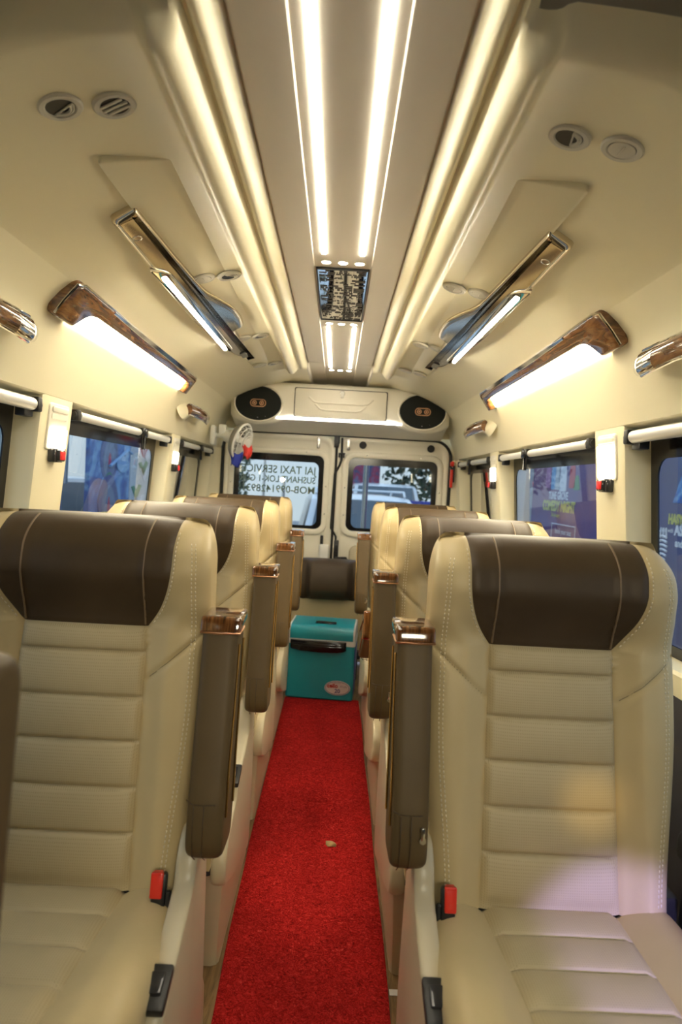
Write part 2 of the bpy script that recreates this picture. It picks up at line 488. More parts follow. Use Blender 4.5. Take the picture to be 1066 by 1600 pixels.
# back of the body around the two doors
mb = MB()
for s in (-1, 1):
    mb.loft([[(s * .838, 5.0, z), (s * 1.06, 5.0, z)] for z in (0, .8, 1.45, 1.7, 2.1)], closed=False)
mb.loft([[(x, 5.0, 1.69), (x, 5.0, 2.1)] for x in (-.838, 0, .838)], closed=False)
for s in (-1, 1): mb.box((s * .79, 5.055, 1.64), (.20, .01, .16)); mb.box((s * .05, 5.06, 1.62), (.12, .01, .12))
for s in (-1, 1):                                                      # rounded inner corner between side wall and back
    mb.loft([[(s * (pin(min(z, HEAD)) if z < HEAD else wall_z(z)), 4.90, z), (s * (pin(min(z, HEAD)) - .012), 4.955, z), (s * .845, 4.985, z), (s * .832, 4.998, z)] for z in (.0, .88, 1.2, 1.54)], closed=False)
struct(mb.done('wall_back', 'wall_plastic'))


def rear_door(n, x0, x1, wx0, wx1, s):
    cx, cw, wc, ww = (x0 + x1) / 2, x1 - x0, (wx0 + wx1) / 2, wx1 - wx0
    z0, z1, wz0, wz1 = .02, 1.668, .985, 1.522
    def lp(g, y, rr): return [(u, y, v) for u, v in rrect(ww + 2 * g, wz1 - wz0 + 2 * g, rr + g, 7, wc, (wz0 + wz1) / 2)]
    def op(g, y): return [(u, y, v) for u, v in rrect(cw - 2 * g, z1 - z0 - 2 * g, .085 - g * .5, 7, cx, (z0 + z1) / 2)]
    mb = MB()
    mb.loft([lp(0, 5.03, .05), lp(0, 4.986, .05), lp(.006, 4.981, .05), lp(.034, 4.981, .05), lp(.042, 4.986, .05), lp(.046, 5.0, .05),
             op(.05, 5.0), op(.04, 4.994), op(.03, 4.985), op(.008, 4.983), op(0, 4.99), op(0, 5.05)])
    d = struct(mb.done('door_%d' % n, 'door_paint', ang=50))
    mb = MB()
    outer = rrect(ww + .01, wz1 - wz0 + .01, .05, 7, wc, (wz0 + wz1) / 2)
    inner = rrect(ww - .075, wz1 - wz0 - .075, .045, 7, wc, (wz0 + wz1) / 2 - .014)
    mb.loft([[(u, 5.012, v) for u, v in lp_] for lp_ in (outer, inner)] + [[(u, 5.016, v) for u, v in inner]])
    mb.done('frit', 'black_gloss', d)
    mb = MB()
    for y in (5.018, 5.022): mb.quad((wx0 - .01, y, wz0 - .01), (wx1 + .01, y, wz0 - .01), (wx1 + .01, y, wz1 + .01), (wx0 - .01, y, wz1 + .01))
    mb.done('window_pane', 'glass', d, ang=0)
    # check strap at the top, screws, lower trim panel with its pull
    hx = x1 - .125 if s < 0 else x0 + .075
    mb = MB(); mb.box((hx, 4.978, 1.615), (.022, .012, .085), .005); mb.box((hx, 4.971, 1.60), (.008, .008, .05), .002)
    mb.done('check_strap', 'steel', d)
    mb = MB()
    for u, v in ((wc - ww * .3, wz1 + .02), (wc + ww * .3, wz1 + .02), (wx0 - .02, 1.3), (wx1 + .02, 1.3), (wc + ww * .3, wz0 - .02), (wc - ww * .3, wz0 - .02), (wx0 - .02, 1.1), (wx1 + .02, 1.1)):
        mb.cyl((u, 4.983, v), (u, 4.978, v), .005, n=8)
    mb.done('screws', 'steel', d)
    px0, px1 = x0 + .10, x1 - .19 if s < 0 else x1 - .10
    if s > 0: px0 = x0 + .12
    mb = MB(); P = rrect(px1 - px0, .56, .05, 6, (px0 + px1) / 2, .60)
    mb.prism(P, lambda u, v, w: (u, 5.0 - w, v), .022, .012, 3)
    t_ = mb.done('trim_panel', 'seat_shell', d)
    if s < 0:
        mb = MB(); mb.box((px1 - .10, 4.974, .80), (.15, .012, .07), .012, 3); mb.done('pull_recess', 'black', t_)
        mb = MB(); mb.box((px1 - .10, 4.966, .815), (.13, .012, .022), .006, 3); mb.done('pull_lip', 'smoke', t_)
        mb = MB(); mb.box((x1 - .065, 4.978, .905), (.022, .012, .075), .004); mb.done('catch', 'black', d)
    else:
        mb = MB()
        for u in (x0 + .15, x1 - .17): mb.cyl((u + .03, 4.984, 1.615), (u + .03, 4.974, 1.615), .027, n=24)
        mb.done('rubber_plug', 'rubber', d)
        mb = MB(); mb.box((x0 + .03, 4.972, 1.545), (.05, .02, .012), .003); mb.box((x0 + .012, 4.97, 1.53), (.012, .02, .03), .003); mb.box((x0 + .045, 4.97, 1.53), (.012, .02, .03), .003)
        mb.done('top_catch', 'black', d)
        mb = MB()
        mb.tube([(x0 + .028, 4.975, 1.66), (x0 + .03, 4.975, 1.50), (x0 + .018, 4.975, 1.46), (x0 - .012, 4.975, 1.40), (x0 - .018, 4.975, 1.2), (x0 - .02, 4.975, 1.0), (x0 + .018, 4.975, .94), (x0 + .02, 4.975, .80)], .008, 8)
        mb.done('seal_cord', 'rubber', d)
        mb = MB(); mb.box((x0 + .025, 4.965, .83), (.034, .03, .17), .006, 2); mb.box((x0 + .025, 4.955, .86), (.022, .03, .05), .004, 2)
        mb.tube([(x0 + .02, 4.95, .785), (x0 + .10, 4.945, .79), (x0 + .118, 4.945, .765), (x0 + .118, 4.95, .68)], .009, 8)
        mb.done('latch', 'black', d)
    return d


doorL = rear_door(1, -.812, -.006, -.738, -.083, -1)
doorR = rear_door(2, .012, .828, .096, .748, 1)
mb = MB(); mb.box((-.05, 4.962, .82), (.075, .03, .12), .012, 3); mb.done('latch_cover', 'white_plastic', doorL)
mb = MB(); mb.box((.002, 5.01, .85), (.042, .02, 1.64), .004); struct(mb.done('trim_3', 'rubber'))
mb = MB()
g = [(-.822, 4.985, .02), (-.822, 4.985, 1.52)] + [(-.822 + .13 * (1 - cos(a)), 4.985, 1.545 + .13 * sin(a)) for a in [k * pi / 16 for k in range(9)]]
g += [(-.3, 4.985, 1.678), (.3, 4.985, 1.678)] + [(.838 - .13 * (1 - cos(a)), 4.985, 1.545 + .13 * sin(a)) for a in [k * pi / 16 for k in range(8, -1, -1)]] + [(.838, 4.985, .02)]
mb.tube(g, .011, 8); struct(mb.done('trim_4', 'rubber'))
mb = MB(); mb.box((.0, 4.978, 1.63), (.034, .02, .085), .004)
mb.done('centre_striker', 'black', doorR)
# mirrored lettering, stuck on the outside of the left rear pane
for s_, z_, sz, sx_ in (('JAI TAXI SERVICE', 1.405, .080, .90), ('SUSHANT LOK-1 GURGAON', 1.335, .066, .86), ('MOB-09914289315', 1.262, .074, .98)):
    text('lettering', s_, sz, 'decal', frame((-.140, 5.024, z_), (-1, 0, 0), (0, 0, 1), (0, 1, 0)), doorL, 'LEFT', .0006, sx_, .001)

# raised step of the air duct on each side
for k, s in ((5, -1), (6, 1)):
    mb = MB(); P = [(.345, 1.47), (.50, 1.40), (.50, 1.62), (.495, 3.9), (.36, 3.9)]
    P = smoothpoly(P, [.01, .02, .01, .01, .01], 3)
    def dz(x): return 1.988 - .236 * (x - .35) if x < .49 else 1.955 - .357 * (x - .49)
    mb.prism(P, lambda u, v, w: (s * u, v, dz(u) + .003 - w * (.3 + .7 * sstep((u - .34) / .14)) * (1 if v < 3 else .4)), .016, .006, 2)
    struct(mb.done('trim_%d' % k, 'wall_plastic', ang=50))

# ================================================================== seats
SH = .49; SHT = .71; TH = .105


def xin(s): return .133 - .010 * s / SH
def bnd(s):
    if s <= SH: return xin(s)
    q = (s - SH) / (SHT - SH)
    u = min(1, q / .62)
    return .123 + .049 * (1 - (1 - u) ** 2.2) + .002 * q
def wid(s):
    w = .226 + .022 * sstep(s / .36) - .004 * sstep((s - .4) / .25)
    if s > SHT - .10:
        t = (s - (SHT - .10)) / .10; w -= .034 * (1 - sqrt(max(0, 1 - t * t)))
    return w
CH = [.102, .185, .270, .353, .439]                                     # channel heights
def groove(d, w): return exp(-(d / w) ** 2)


def front(x, s):
    """protrusion of the front surface, and 0..1 closing of thickness at the rims"""
    ax, w, b = abs(x), wid(s), bnd(s)
    p = 0
    if s < SH + .10:
        u = sstep((ax - b) / .055) if ax > b else 0
        p += .026 * u * sstep((SH + .10 - s) / .12)
        if ax < b:
            ks = [0.015] + CH + [SH]
            for k0, k1 in zip(ks, ks[1:]):
                if k0 <= s <= k1: p += .0085 * (max(0, sin(pi * (s - k0) / (k1 - k0)))) ** .45
            for k in CH: p -= .004 * groove(s - k, .0035)
            p -= .006 * (ax / b) ** 4 * .5
    if s > SH - .02:
        q = (s - SH) / (SHT - SH)
        p += .052 * sstep((q + .05) / .62) - .010 * sstep((q - .72) / .3)
        p += .010 * sstep((ax - .10) / .08) * sstep(q / .3)
        p -= .003 * groove(s - SH, .005) if ax < b + .01 else 0
        p += (.0035 * groove(ax - .122, .0025) - .003 * groove(ax - .116, .003)) * sstep(q / .1)
    p -= .005 * groove(ax - b, .004)
    # slanted seam on each side bolster
    ax0, s0, ax1, s1 = .128, .385, .236, .482
    if b < ax < ax1 + .006:
        sl = s0 + (ax - ax0) / (ax1 - ax0) * (s1 - s0); p -= .006 * groove((s - sl) * .75, .0045)
    return p


def back_pt(x, s, depth=0.0):
    """seat-local point; front towards -y. reclines with height"""
    w = wid(s); r = .05
    e = max(0, (abs(x) - (w - r)) / r); edge = 1 - sqrt(max(0, 1 - min(1, e) ** 2))
    rt = .075; q = max(0, (s - (SHT - rt)) / rt); top = 1 - sqrt(max(0, 1 - min(1, q) ** 2))
    pr = front(x, s) - .045 * edge - .075 * top
    return Vector((x, s * .195 - pr + depth, .535 + s * .985 - .010 * (1 - cos(min(1, abs(x) / .25) * pi / 2)) * sstep((s - .6) / .1)))


def rear_pt(x, s):
    w = wid(s); e = abs(x) / w
    rt = .075; q = max(0, (s - (SHT - rt)) / rt); top = 1 - sqrt(max(0, 1 - min(1, q) ** 2))
    return Vector((x, s * .195 + (TH - .03 * sstep((s - .3) / .4)) - .03 * e ** 4 - .030 * top, .535 + s * .985))


def make_back(root):
    rows = [0, .008, .016]
    s = .016
    marks = sorted(CH + [SH])
    while s < SHT - .001:
        near = min(abs(s - k) for k in marks)
        s += .0028 if near < .011 else (.0045 if s > .37 else .007)
        rows.append(min(s, SHT))
    rows = [r for r in rows if r < SHT - .0005]
    for k in range(1, 9): rows.append(SHT - .006 * (1 - sin(k / 8 * pi / 2)))
    rows = sorted(set(round(r, 5) for r in rows))
    ci = rows.index(min(rows, key=lambda r: abs(r - SH))); rows[ci] = SH
    NC, NB = 34, 30
    cs = [-cos(pi * k / (2 * NB)) for k in range(NB + 1)]
    grid = []
    for s in rows:
        w, b = wid(s), bnd(s)
        left = [-w + (w - b) * (1 - cos(pi / 2 * k / NB)) for k in range(NB)]
        cen = []
        for k in range(NC + 1):
            cen.append(-b + 2 * b * k / NC)
        xs = left + cen + [-x for x in left[::-1]]
        fr = [back_pt(x, s) for x in xs]
        rx = [w * cos(pi * k / 12) for k in range(0, 13)]
        re = [rear_pt(x, s) for x in rx]
        grid.append(fr + re)
    nf = NB + NC + 1 + NB; n = len(grid[0])
    bms = {k: MB() for k in ('backrest', 'headrest_cover', 'centre_panel')}
    def which(i, j):
        c = NB <= j < NB + NC
        if j >= nf - 1: return 'backrest'
        if c and i >= ci: return 'headrest_cover'
        if c: return 'centre_panel'
        return 'backrest'
    maps = {k: {} for k in bms}
    def vert(k, i, j):
        d = maps[k]
        if (i, j) not in d: d[(i, j)] = bms[k].bm.verts.new(grid[i][j])
        return d[(i, j)]
    for i in range(len(grid) - 1):
        for j in range(n):
            k = which(i, j); j2 = (j + 1) % n
            bms[k].bm.faces.new((vert(k, i, j), vert(k, i, j2), vert(k, i + 1, j2), vert(k, i + 1, j)))
    # close the top between front and rear rims
    last = len(grid) - 1; fr = list(range(nf)); m = 13
    topf = grid[last]
    for j in range(nf - 1):
        k = 'headrest_cover' if NB <= j < NB + NC else 'backrest'
        def rear_of(jj):
            p = topf[jj]; return rear_pt(p.x, rows[last])
        a, b_, c, d = topf[j], topf[j + 1], rear_of(j + 1), rear_of(j)
        bms[k].quad(a, b_, c, d)
    mats = {'backrest': 'cream_leather', 'headrest_cover': 'brown_leather', 'centre_panel': 'panel_leather'}
    out = {}
    out['backrest'] = bms['backrest'].done('backrest', 'cream_leather', root, 60, weld=.0001)
    for k in ('headrest_cover', 'centre_panel'):
        out[k] = bms[k].done(k, mats[k], root, 60, weld=.0001)
    out['headrest_cover']['label'] = 'dark brown leather headrest cover'
    out['centre_panel']['label'] = 'punched beige leather centre panel with cross channels'
    # stitching: double rows along the bolsters, single row round the headrest cover
    def row(p0, s0, s1):
        mb = MB(); s = s0
        while s < s1:
            p, q = p0(s), p0(s + .005); d = q - p
            vs = bmesh.ops.create_cube(mb.bm, size=1)['verts']
            bmesh.ops.scale(mb.bm, verts=vs, vec=(.0016, .0016, d.length)); bmesh.ops.rotate(mb.bm, verts=vs, cent=(0, 0, 0), matrix=d.to_track_quat('Z', 'Y').to_matrix())
            bmesh.ops.translate(mb.bm, verts=vs, vec=(p + q) / 2 + Vector((0, -.0004, 0))); s += .0088
        o = mb.done('stitching', 'thread', root, 0, recalc=False); o['kind'] = 'stuff'
    for sg in (-1, 1):
        mb = MB(); mb.tube([back_pt(sg * .119, lerp(SH + .004, SHT - .0035, k / 60)) + Vector((0, -.0014, 0)) for k in range(61)], .0021, 6)
        mb.done('piping', 'piping', root, 60)
        mb = MB(); mb.tube([back_pt(sg * lerp(.130, .222, k / 14), lerp(.387, .472, k / 14)) + Vector((0, .0004, 0)) for k in range(15)], .0013, 6)
        mb.done('crease', 'crease', root, 60)
        for off in (.024, .031): row(lambda s: back_pt(sg * (wid(s) - off), s), .03, .665)
        row(lambda s: back_pt(sg * (bnd(s) + .006), s), SH + .008, .69)
    return out


CW, CD = .242, .50


def cush_pt(x, v):
    """v from 0 (rear) to CD (front edge)"""
    ax = abs(x); r = .05
    e = min(1, max(0, (ax - (CW - r)) / r)); f_ = min(1, max(0, (v - (CD - .07)) / .07)); b0 = min(1, max(0, (.03 - v) / .03))
    drop = .055 * (1 - sqrt(1 - e * e)) + .075 * (1 - sqrt(1 - f_ * f_)) + .02 * (1 - sqrt(1 - b0 * b0))
    z = .535 + .035 * (v / CD) - drop
    cb = .128 - .02 * (v / CD)
    if ax < cb:
        ks = [0, .10, .195, .29, .385, CD]
        for k0, k1 in zip(ks, ks[1:]):
            if k0 <= v <= k1: z += .007 * max(0, sin(pi * (v - k0) / (k1 - k0))) ** .45
        for k in ks[1:-1]: z -= .003 * groove(v - k, .004)
    else:
        z += .020 * sstep((ax - cb) / .06)
    z -= .005 * groove(ax - cb, .004)
    return Vector((x, -v + .02, z))


def make_cushion(root):
    vs = [0, .003, .008, .015, .022, .03]; v = .03
    while v < CD - .075:
        near = min(abs(v - k) for k in (.10, .195, .29, .385)); v += .003 if near < .011 else .009; vs.append(v)
    v0 = vs[-1]
    for k in range(1, 13): vs.append(v0 + (CD - v0) * sin(k / 12 * pi / 2))
    NB, NC = 14, 16; A, P = MB(), MB(); ga = []
    for v in vs:
        cb = .128 - .02 * (v / CD)
        left = [-CW + (CW - cb) * (1 - cos(pi / 2 * k / NB)) for k in range(NB)]
        ga.append([cush_pt(x, v) for x in left + [-cb + 2 * cb * k / NC for k in range(NC + 1)] + [-x for x in left[::-1]]])
    n = len(ga[0])
    for i in range(len(ga) - 1):
        for j in range(n - 1):
            (P if NB <= j < NB + NC else A).quad(ga[i][j], ga[i][j + 1], ga[i + 1][j + 1], ga[i + 1][j])
    rim = [g[0] for g in ga] + ga[-1][1:] + [g[-1] for g in ga[-2::-1]] + ga[0][-2:0:-1]
    low = [Vector((p.x * .97, p.y * .98, .40)) for p in rim]
    A.loft([rim, low], True, False, True)
    A.done('cushion', 'cream_leather', root, 50, weld=.0002)
    P.done('cushion_panel', 'panel_leather', root, 50, weld=.0002)


def make_armrest(root, sg, cap=True, long=0.0):
    """upright (folded up) armrest on the aisle side; local pivot at its foot"""
    ar = empty('armrest'); ar.parent = root; ar.location = (sg * .283, .03, .675)
    W, D, H = .033, .105, .385 + long
    # outline in (y,z): front face leans with the backrest, lower front corner rounded
    P = [(-.115, -.035), (.015, -.045), (.03, .02), (.075, H), (-.022, H - .004), (-.105, .06)]
    P = smoothpoly(P, [.045, .03, .02, .012, .012, .03] if cap else [.045, .03, .02, .045, .045, .03], 6)
    mb = MB(); n = 7
    loops = []
    for k in range(2 * n + 1):
        a = -pi / 2 + pi * k / (2 * n)
        q = inset(P, .018 * (1 - abs(cos(a)) ** .6)); x = W * (abs(sin(a)) ** .55) * (1 if a > 0 else -1)
        loops.append([(x, y, z) for y, z in q])
    mb.loft(loops, True, True, True)
    pad = mb.done('pad', 'armrest_leather', ar, 55)
    # seams and zip at the foot
    mb = MB()
    mb.tube([(-W - .0005, -.1, .075), (-W * .6, -.1125, .073), (0, -.1145, .073), (W * .6, -.1125, .073)], .0009, 6)
    mb.tube([(0, -.1145, .073), (.0, -.119, .02), (.0, -.112, -.02), (0, -.08, -.043)], .0009, 6)
    mb.tube([(-W * .55, -.113, .07), (-W * .55, -.117, .02), (-W * .55, -.108, -.022), (-W * .55, -.08, -.043)], .0009, 6)
    mb.done('seam', 'brown_leather', pad, 0)
    if cap:
        mb = MB(); C = [(-.030, H - .026), (.076, H - .018), (.078, H + .003), (-.023, H + .003)]
        C = smoothpoly(C, [.004, .006, .012, .012], 5); loops = []
        for k in range(2 * n + 1):
            a = -pi / 2 + pi * k / (2 * n)
            q = inset(C, .004 * (1 - abs(cos(a)) ** .6)); x = (W + .004) * (abs(sin(a)) ** .5) * (1 if a > 0 else -1)
            loops.append([(x, y, z) for y, z in q])
        mb.loft(loops, True, True, True); c_ = mb.done('wood_cap', 'cap_wood', ar, 55)
        c_['label'] = 'glossy wood-grain end cap with bright rim'
        mb = MB()
        mb.tube([(-W - .004, .03, H - .025), (-W - .003, -.026, H - .027), (0, -.031, H - .027), (W + .003, -.026, H - .027), (W + .004, .03, H - .025)], .0022, 8)
        mb.done('bright_rim', 'copper', c_)
    # metal edging down the aisle side
    if not cap: return ar
    x = sg * (W + .002)
    mb = MB(); mb.tube([(x, -.01, H - .05), (x, -.035, H * .6), (x, -.075, .12), (x, -.085, .04)], .002, 8)
    mb.tube([(x, .045, H - .05), (x, .03, H * .6), (x, .01, .12), (x, .0, .03)], .002, 8)
    mb.done('edging', 'brass', ar)
    if sg < 0:
        mb = MB(); mb.box((W * .62, -.121, .045), (.007, .004, .022), .0015); mb.cyl((W * .62, -.122, .033), (W * .62, -.118, .033), .006, n=12)
        mb.done('zip_pull', 'steel', ar)
    return ar


def make_seat(name, sg, cap=True, long=0.0):
    """sg: +1 when the aisle lies at local +x"""
    root = empty(name)
    make_back(root); make_cushion(root)
    ar = make_armrest(root, sg, cap, long)
    # side shield: cream moulding beside the cushion, stepped along its top
    P = [(.075, .655), (.005, .665), (-.035, .63), (-.05, .585), (-.12, .555), (-.255, .505), (-.268, .475), (-.38, .445), (-.42, .40), (-.42, .33), (-.28, .27), (-.05, .20), (.09, .16), (.11, .30)]
    P = smoothpoly(P, [.02, .03, .02, .02, .03, .012, .012, .03, .04, .05, .05, .05, .04, .05], 4)
    mb = MB(); n = 5; loops = []; x0, x1 = .228, .266
    for k in range(2 * n + 1):
        a = -pi / 2 + pi * k / (2 * n); q = inset(P, .010 * (1 - abs(cos(a)) ** .7))
        xx = (x0 + x1) / 2 + (x1 - x0) / 2 * sin(a)
        loops.append([(sg * xx, y, z) for y, z in q])
    mb.loft(loops, True, True, True); sh = mb.done('side_shield', 'seat_shell', root, 50)
    mb = MB(); mb.box((sg * .247, -.225, .523), (.040, .075, .016), .004, 2, Matrix.Rotation(R(18), 3, 'X')); sw = mb.done('switch', 'black', sh)
    mb = MB(); mb.box((sg * .247, -.225, .533), (.022, .035, .008), .002, 2, Matrix.Rotation(R(18), 3, 'X')); mb.done('rocker', 'smoke', sw)
    # hinge gap block between cushion and backrest, and the frame under the cushion
    mb = MB(); mb.box((0, .055, .47), (.50, .09, .20), .01); mb.box((sg * .248, .03, .56), (.014, .08, .16), .004); mb.done('hinge_cover', 'black', root)
    mb = MB(); mb.box((0, -.16, .37), (.47, .44, .09), .02, 2); mb.done('seat_pan', 'dark_panel', root)
    # moulded pedestal down to the floor
    mb = MB(); loops = []
    for z, a, b_, xo in ((0, -.235, .36, .232), (.12, -.232, .34, .234), (.22, -.228, .26, .238), (.30, -.222, .18, .240), (.36, -.215, .12, .240)):
        xa = sg * xo; xb = -sg * .20; r = .02
        lp = [(xb, a), (xa - sg * r, a), (xa - sg * r * .3, a + r * .3), (xa, a + r), (xa, b_ - r), (xa - sg * r, b_), (xb, b_)]
        loops.append([(x, y, z) for x, y in lp])
    mb.loft(loops, True, True, True); mb.done('pedestal', 'seat_shell', root, 40)
    # belt buckle between cushion and backrest on the aisle side
    bk = empty('buckle'); bk.parent = root; bk.location = (sg * .205, -.055, .575); bk.rotation_euler = (R(-12), 0, 0)
    mb = MB(); mb.box((0, 0, .0), (.026, .020, .062), .005, 2); mb.box((sg * .012, .004, -.05), (.018, .012, .10), .003, 1); mb.done('buckle_body', 'black', bk)
    mb = MB(); mb.box((-sg * .003, -.010, .012), (.022, .010, .044), .003, 2); mb.box((-sg * .003, -.006, .030), (.018, .018, .008), .002, 1); rb = mb.done('release_button', 'red_plastic', bk); rb['label'] = 'red release button'
    # low armrest on the window side
    mb = MB(); mb.box((-sg * .272, -.12, .66), (.045, .34, .06), .018, 3); mb.box((-sg * .272, .0, .55), (.03, .06, .2), .008); mb.done('window_armrest', 'dark_panel', root)
    return root


ROWS = [1.255, 2.035, 2.84, 3.66]
seats_left = ['nearest whole beige seat on the left, brown headrest and red buckle in view',
              'second whole beige seat along the left side, right behind the nearest left seat',
              'third whole beige seat along the left side, only its top and armrest showing',
              'mostly hidden beige seat last along the left side, before the left rear door']
seats_right = ['large nearest beige seat on the right with bluish light across its cushion',
               'second beige seat along the right side, behind the seat with bluish light',
               'third beige seat along the right side with its aisle armrest folded down',
               'last beige seat along the right side, before the right rear door']
protoL = make_seat('passenger_seat', 1); protoR = make_seat('passenger_seat', -1)
for k, y in enumerate(ROWS):
    for sg, proto, labels in ((1, protoL, seats_left), (-1, protoR, seats_right)):
        o = proto if k == 0 else copy_tree(proto)
        o.location = (-sg * .465, y, 0)
        tag(o, labels[k], 'seat', 'reclining seats along the %s side' % ('left' if sg > 0 else 'right'))
        if sg < 0 and k == 2:
            ar = [c for c in o.children if c.name.startswith('armrest')][0]
            ar.rotation_euler = (R(78), 0, 0); ar.location.z += .03
# the seat beside the camera: only its raised armrest reaches into the picture
front_seat = make_seat('passenger_seat', 1, cap=False, long=.03)
front_seat.location = (-.548, .47, .085)
mb = MB(); mb.box((.0, .12, -.0425), (.46, .74, .085), .01); mb.done('plinth', 'seat_shell', front_seat)
tag(front_seat, 'seat at the very left edge, only its blurred brown raised armrest in view', 'seat', 'reclining seats along the left side')

# low folding seat in the aisle at the back
js = empty('aisle_seat', (.0, 4.53, 0))
mb = MB(); P = rrect(.52, .56, .05, 6, 0, .47); loops = []
for g_, y in ((.03, .0), (.008, .012), (0, .04), (0, .10), (.02, .125)): loops.append([(u, y + (v - .5) * .12, v) for u, v in inset(P, g_)])
mb.loft(loops, True, True, True); mb.done('backrest', 'cream_leather', js, 50)
mb = MB(); g_ = []
for i in range(25):
    q = i / 24; row = []
    for j in range(61):
        u = -1 + 2 * j / 60; w_ = .185 + .060 * sqrt(max(0, 1 - (1 - min(1, q / .35)) ** 2)); x = u * w_
        z = .545 + .27 * q
        v_ = sqrt(max(0, 1 - (1 - min(1, q / .40)) ** 2)) if q < .40 else sqrt(max(0, 1 - ((q - .40) / .60) ** 2.2))
        au = abs(u); pr = .115 * v_
        pr *= 1 if au < .50 else lerp(1, .45, sstep((au - .50) / .16)) * (1 - .9 * sstep((au - .78) / .22))
        pr -= .008 * groove(au - .545, .03) * v_
        row.append(Vector((x, .02 - pr + (z - .5) * .12 - .004, z - .012 * au ** 4)))
    g_.append(row)
mb.loft(g_, closed=False)
rim = [r[0] for r in g_] + g_[-1][1:] + [r[-1] for r in g_[-2::-1]] + g_[0][-2:0:-1]
mb.loft([rim, [Vector((p.x, .07 + (p.z - .5) * .12, p.z)) for p in rim]], True, False, True)
mb.done('headrest_cover', 'brown_leather', js, 50, weld=.0002)
mb = MB(); mb.box((0, -.02, .20), (.48, .10, .06), .02, 2); mb.box((0, .08, .13), (.44, .14, .26), .02, 2); mb.done('base', 'dark_panel', js)
tag(js, 'low aisle seat behind the teal cooler with a wide bulging brown headrest', 'seat')

# ================================================================== ceiling things
def strip(s, y0, y1, label, group):
    mb = MB(); mb.box((s * .061, (y0 + y1) / 2, 2.0455), (.0140, y1 - y0, .005), .001, 1)
    return tag(mb.done('led_strip', 'led'), label, 'ceiling light', group)


for s, nm in ((-1, 'left'), (1, 'right')):
    strip(s, .55, 2.19, 'long glowing LED strip on the %s side of the ceiling centre panel' % nm, 'LED strips along the ceiling')
    strip(s, 3.18, 4.28, 'short glowing LED strip on the %s, behind the ceiling mirror' % nm, 'LED strips along the ceiling')
for y, where in ((2.265, 'in front of the mirror'), (3.115, 'behind the mirror'), (4.37, 'at the ceiling rear end')):
    for x, nm in ((-.055, 'left'), (0, 'middle'), (.055, 'right')):
        mb = MB(); mb.cyl((x, y, 2.047), (x, y, 2.042), .014, n=20); o = mb.done('ceiling_spot', 'spot')
        tag(o, 'round ceiling spot %s, %s one of its row' % (where, nm), 'ceiling light', 'round spots in the ceiling panel')
        mb = MB(); mb.tube([(x + .0165 * cos(a), y + .0165 * sin(a), 2.045) for a in [2 * pi * k / 20 for k in range(20)]], .0025, 6, True); mb.done('bezel', 'cream_plastic', o)
mm = empty('mosaic_mirror', (0, 2.675, 2.044))
mb = MB(); mb.box((0, 0, -.002), (.172, .70, .004), .001, 1); mb.done('mirror_face', 'mirror', mm)
mb = MB(); rn = random.Random(5); y = -.345
while y < .34:                                                           # etched maze of dark bricks and bars
    x = -.083; h = rn.choice((.010, .016, .024, .013))
    while x < .078:
        w = rn.choice((.008, .014, .022, .03, .018))
        if rn.random() < .68: mb.box((min(x + w / 2, .083 - w / 2), y + h / 2, -.0042), (w - .004, h - .0045, .0006))
        x += w
    y += h
mb.done('etching', 'etching', mm, 0)
mb = MB()
for s in (-1, 1): mb.box((s * .088, 0, -.003), (.004, .708, .008)); mb.box((0, s * .352, -.003), (.18, .004, .008))
mb.done('edge', 'black', mm)
tag(mm, 'rectangular mirror panel etched with a brick maze in the ceiling between the LED strips', 'mirror')


def duct_n(s): return Vector((s * -.28, 0, -1)).normalized()
def duct_z(x):
    ax = abs(x)
    for (xa, za), (xb, zb) in zip(HALF, HALF[1:]):
        if xa <= ax <= xb: return lerp(za, zb, (ax - xa) / max(1e-6, xb - xa))


def vent(x, y, turn, tilt, label, group, extra=0.0):
    s = 1 if x > 0 else -1
    n = duct_n(s); o = empty('air_vent', (x, y, duct_z(x) - extra))
    o.rotation_euler = n.to_track_quat('Z', 'Y').to_euler()
    mb = MB(); r = .039; N = 36
    mb.loft([[(q * cos(2 * pi * k / N), q * sin(2 * pi * k / N), z) for k in range(N)] for q, z in ((r, -.002), (r, .003), (r - .003, .006), (r - .011, .006), (r - .014, .003), (r - .014, -.004))], True)
    mb.done('ring', 'vent_grey', o)
    mb = MB(); mb.cyl((0, 0, -.002), (0, 0, .0036), r - .0135, n=28); mb.done('throat', 'black', o)
    mb = MB(); rot = Matrix.Rotation(turn, 3, 'Z')
    if tilt == 'open':
        for d in (-.012, 0, .012):
            h = sqrt((r - .014) ** 2 - d * d); mb.box(rot @ Vector((d, 0, .0052)), (.006, 2 * h, .004), .001, 1, rot)
    elif tilt == 'turned':
        for q, z in ((r - .017, .004), (r - .022, .005)):
            mb.tube([rot @ Vector((q * cos(a), q * sin(a), z)) for a in [pi * (.08 + .84 * j / 16) for j in range(17)]], .0024, 6)
        mb.tube([rot @ Vector(((r - .016) * cos(pi * .08 + q * 0), (r - .016) * sin(pi * .08), .005)) if q == 0 else rot @ Vector((-(r - .016) * cos(pi * .08), (r - .016) * sin(pi * .08), .005)) for q in (0, 1)], .0018, 6)
    else:
        mb.cyl((0, 0, .0), (0, 0, .0055), r - .0145, n=28); mb.box((0, 0, .006), (.03, .003, .003), .001)
    mb.done('louvre', 'vent_grey', o)
    tag(o, label, 'air vent', group)
    return o


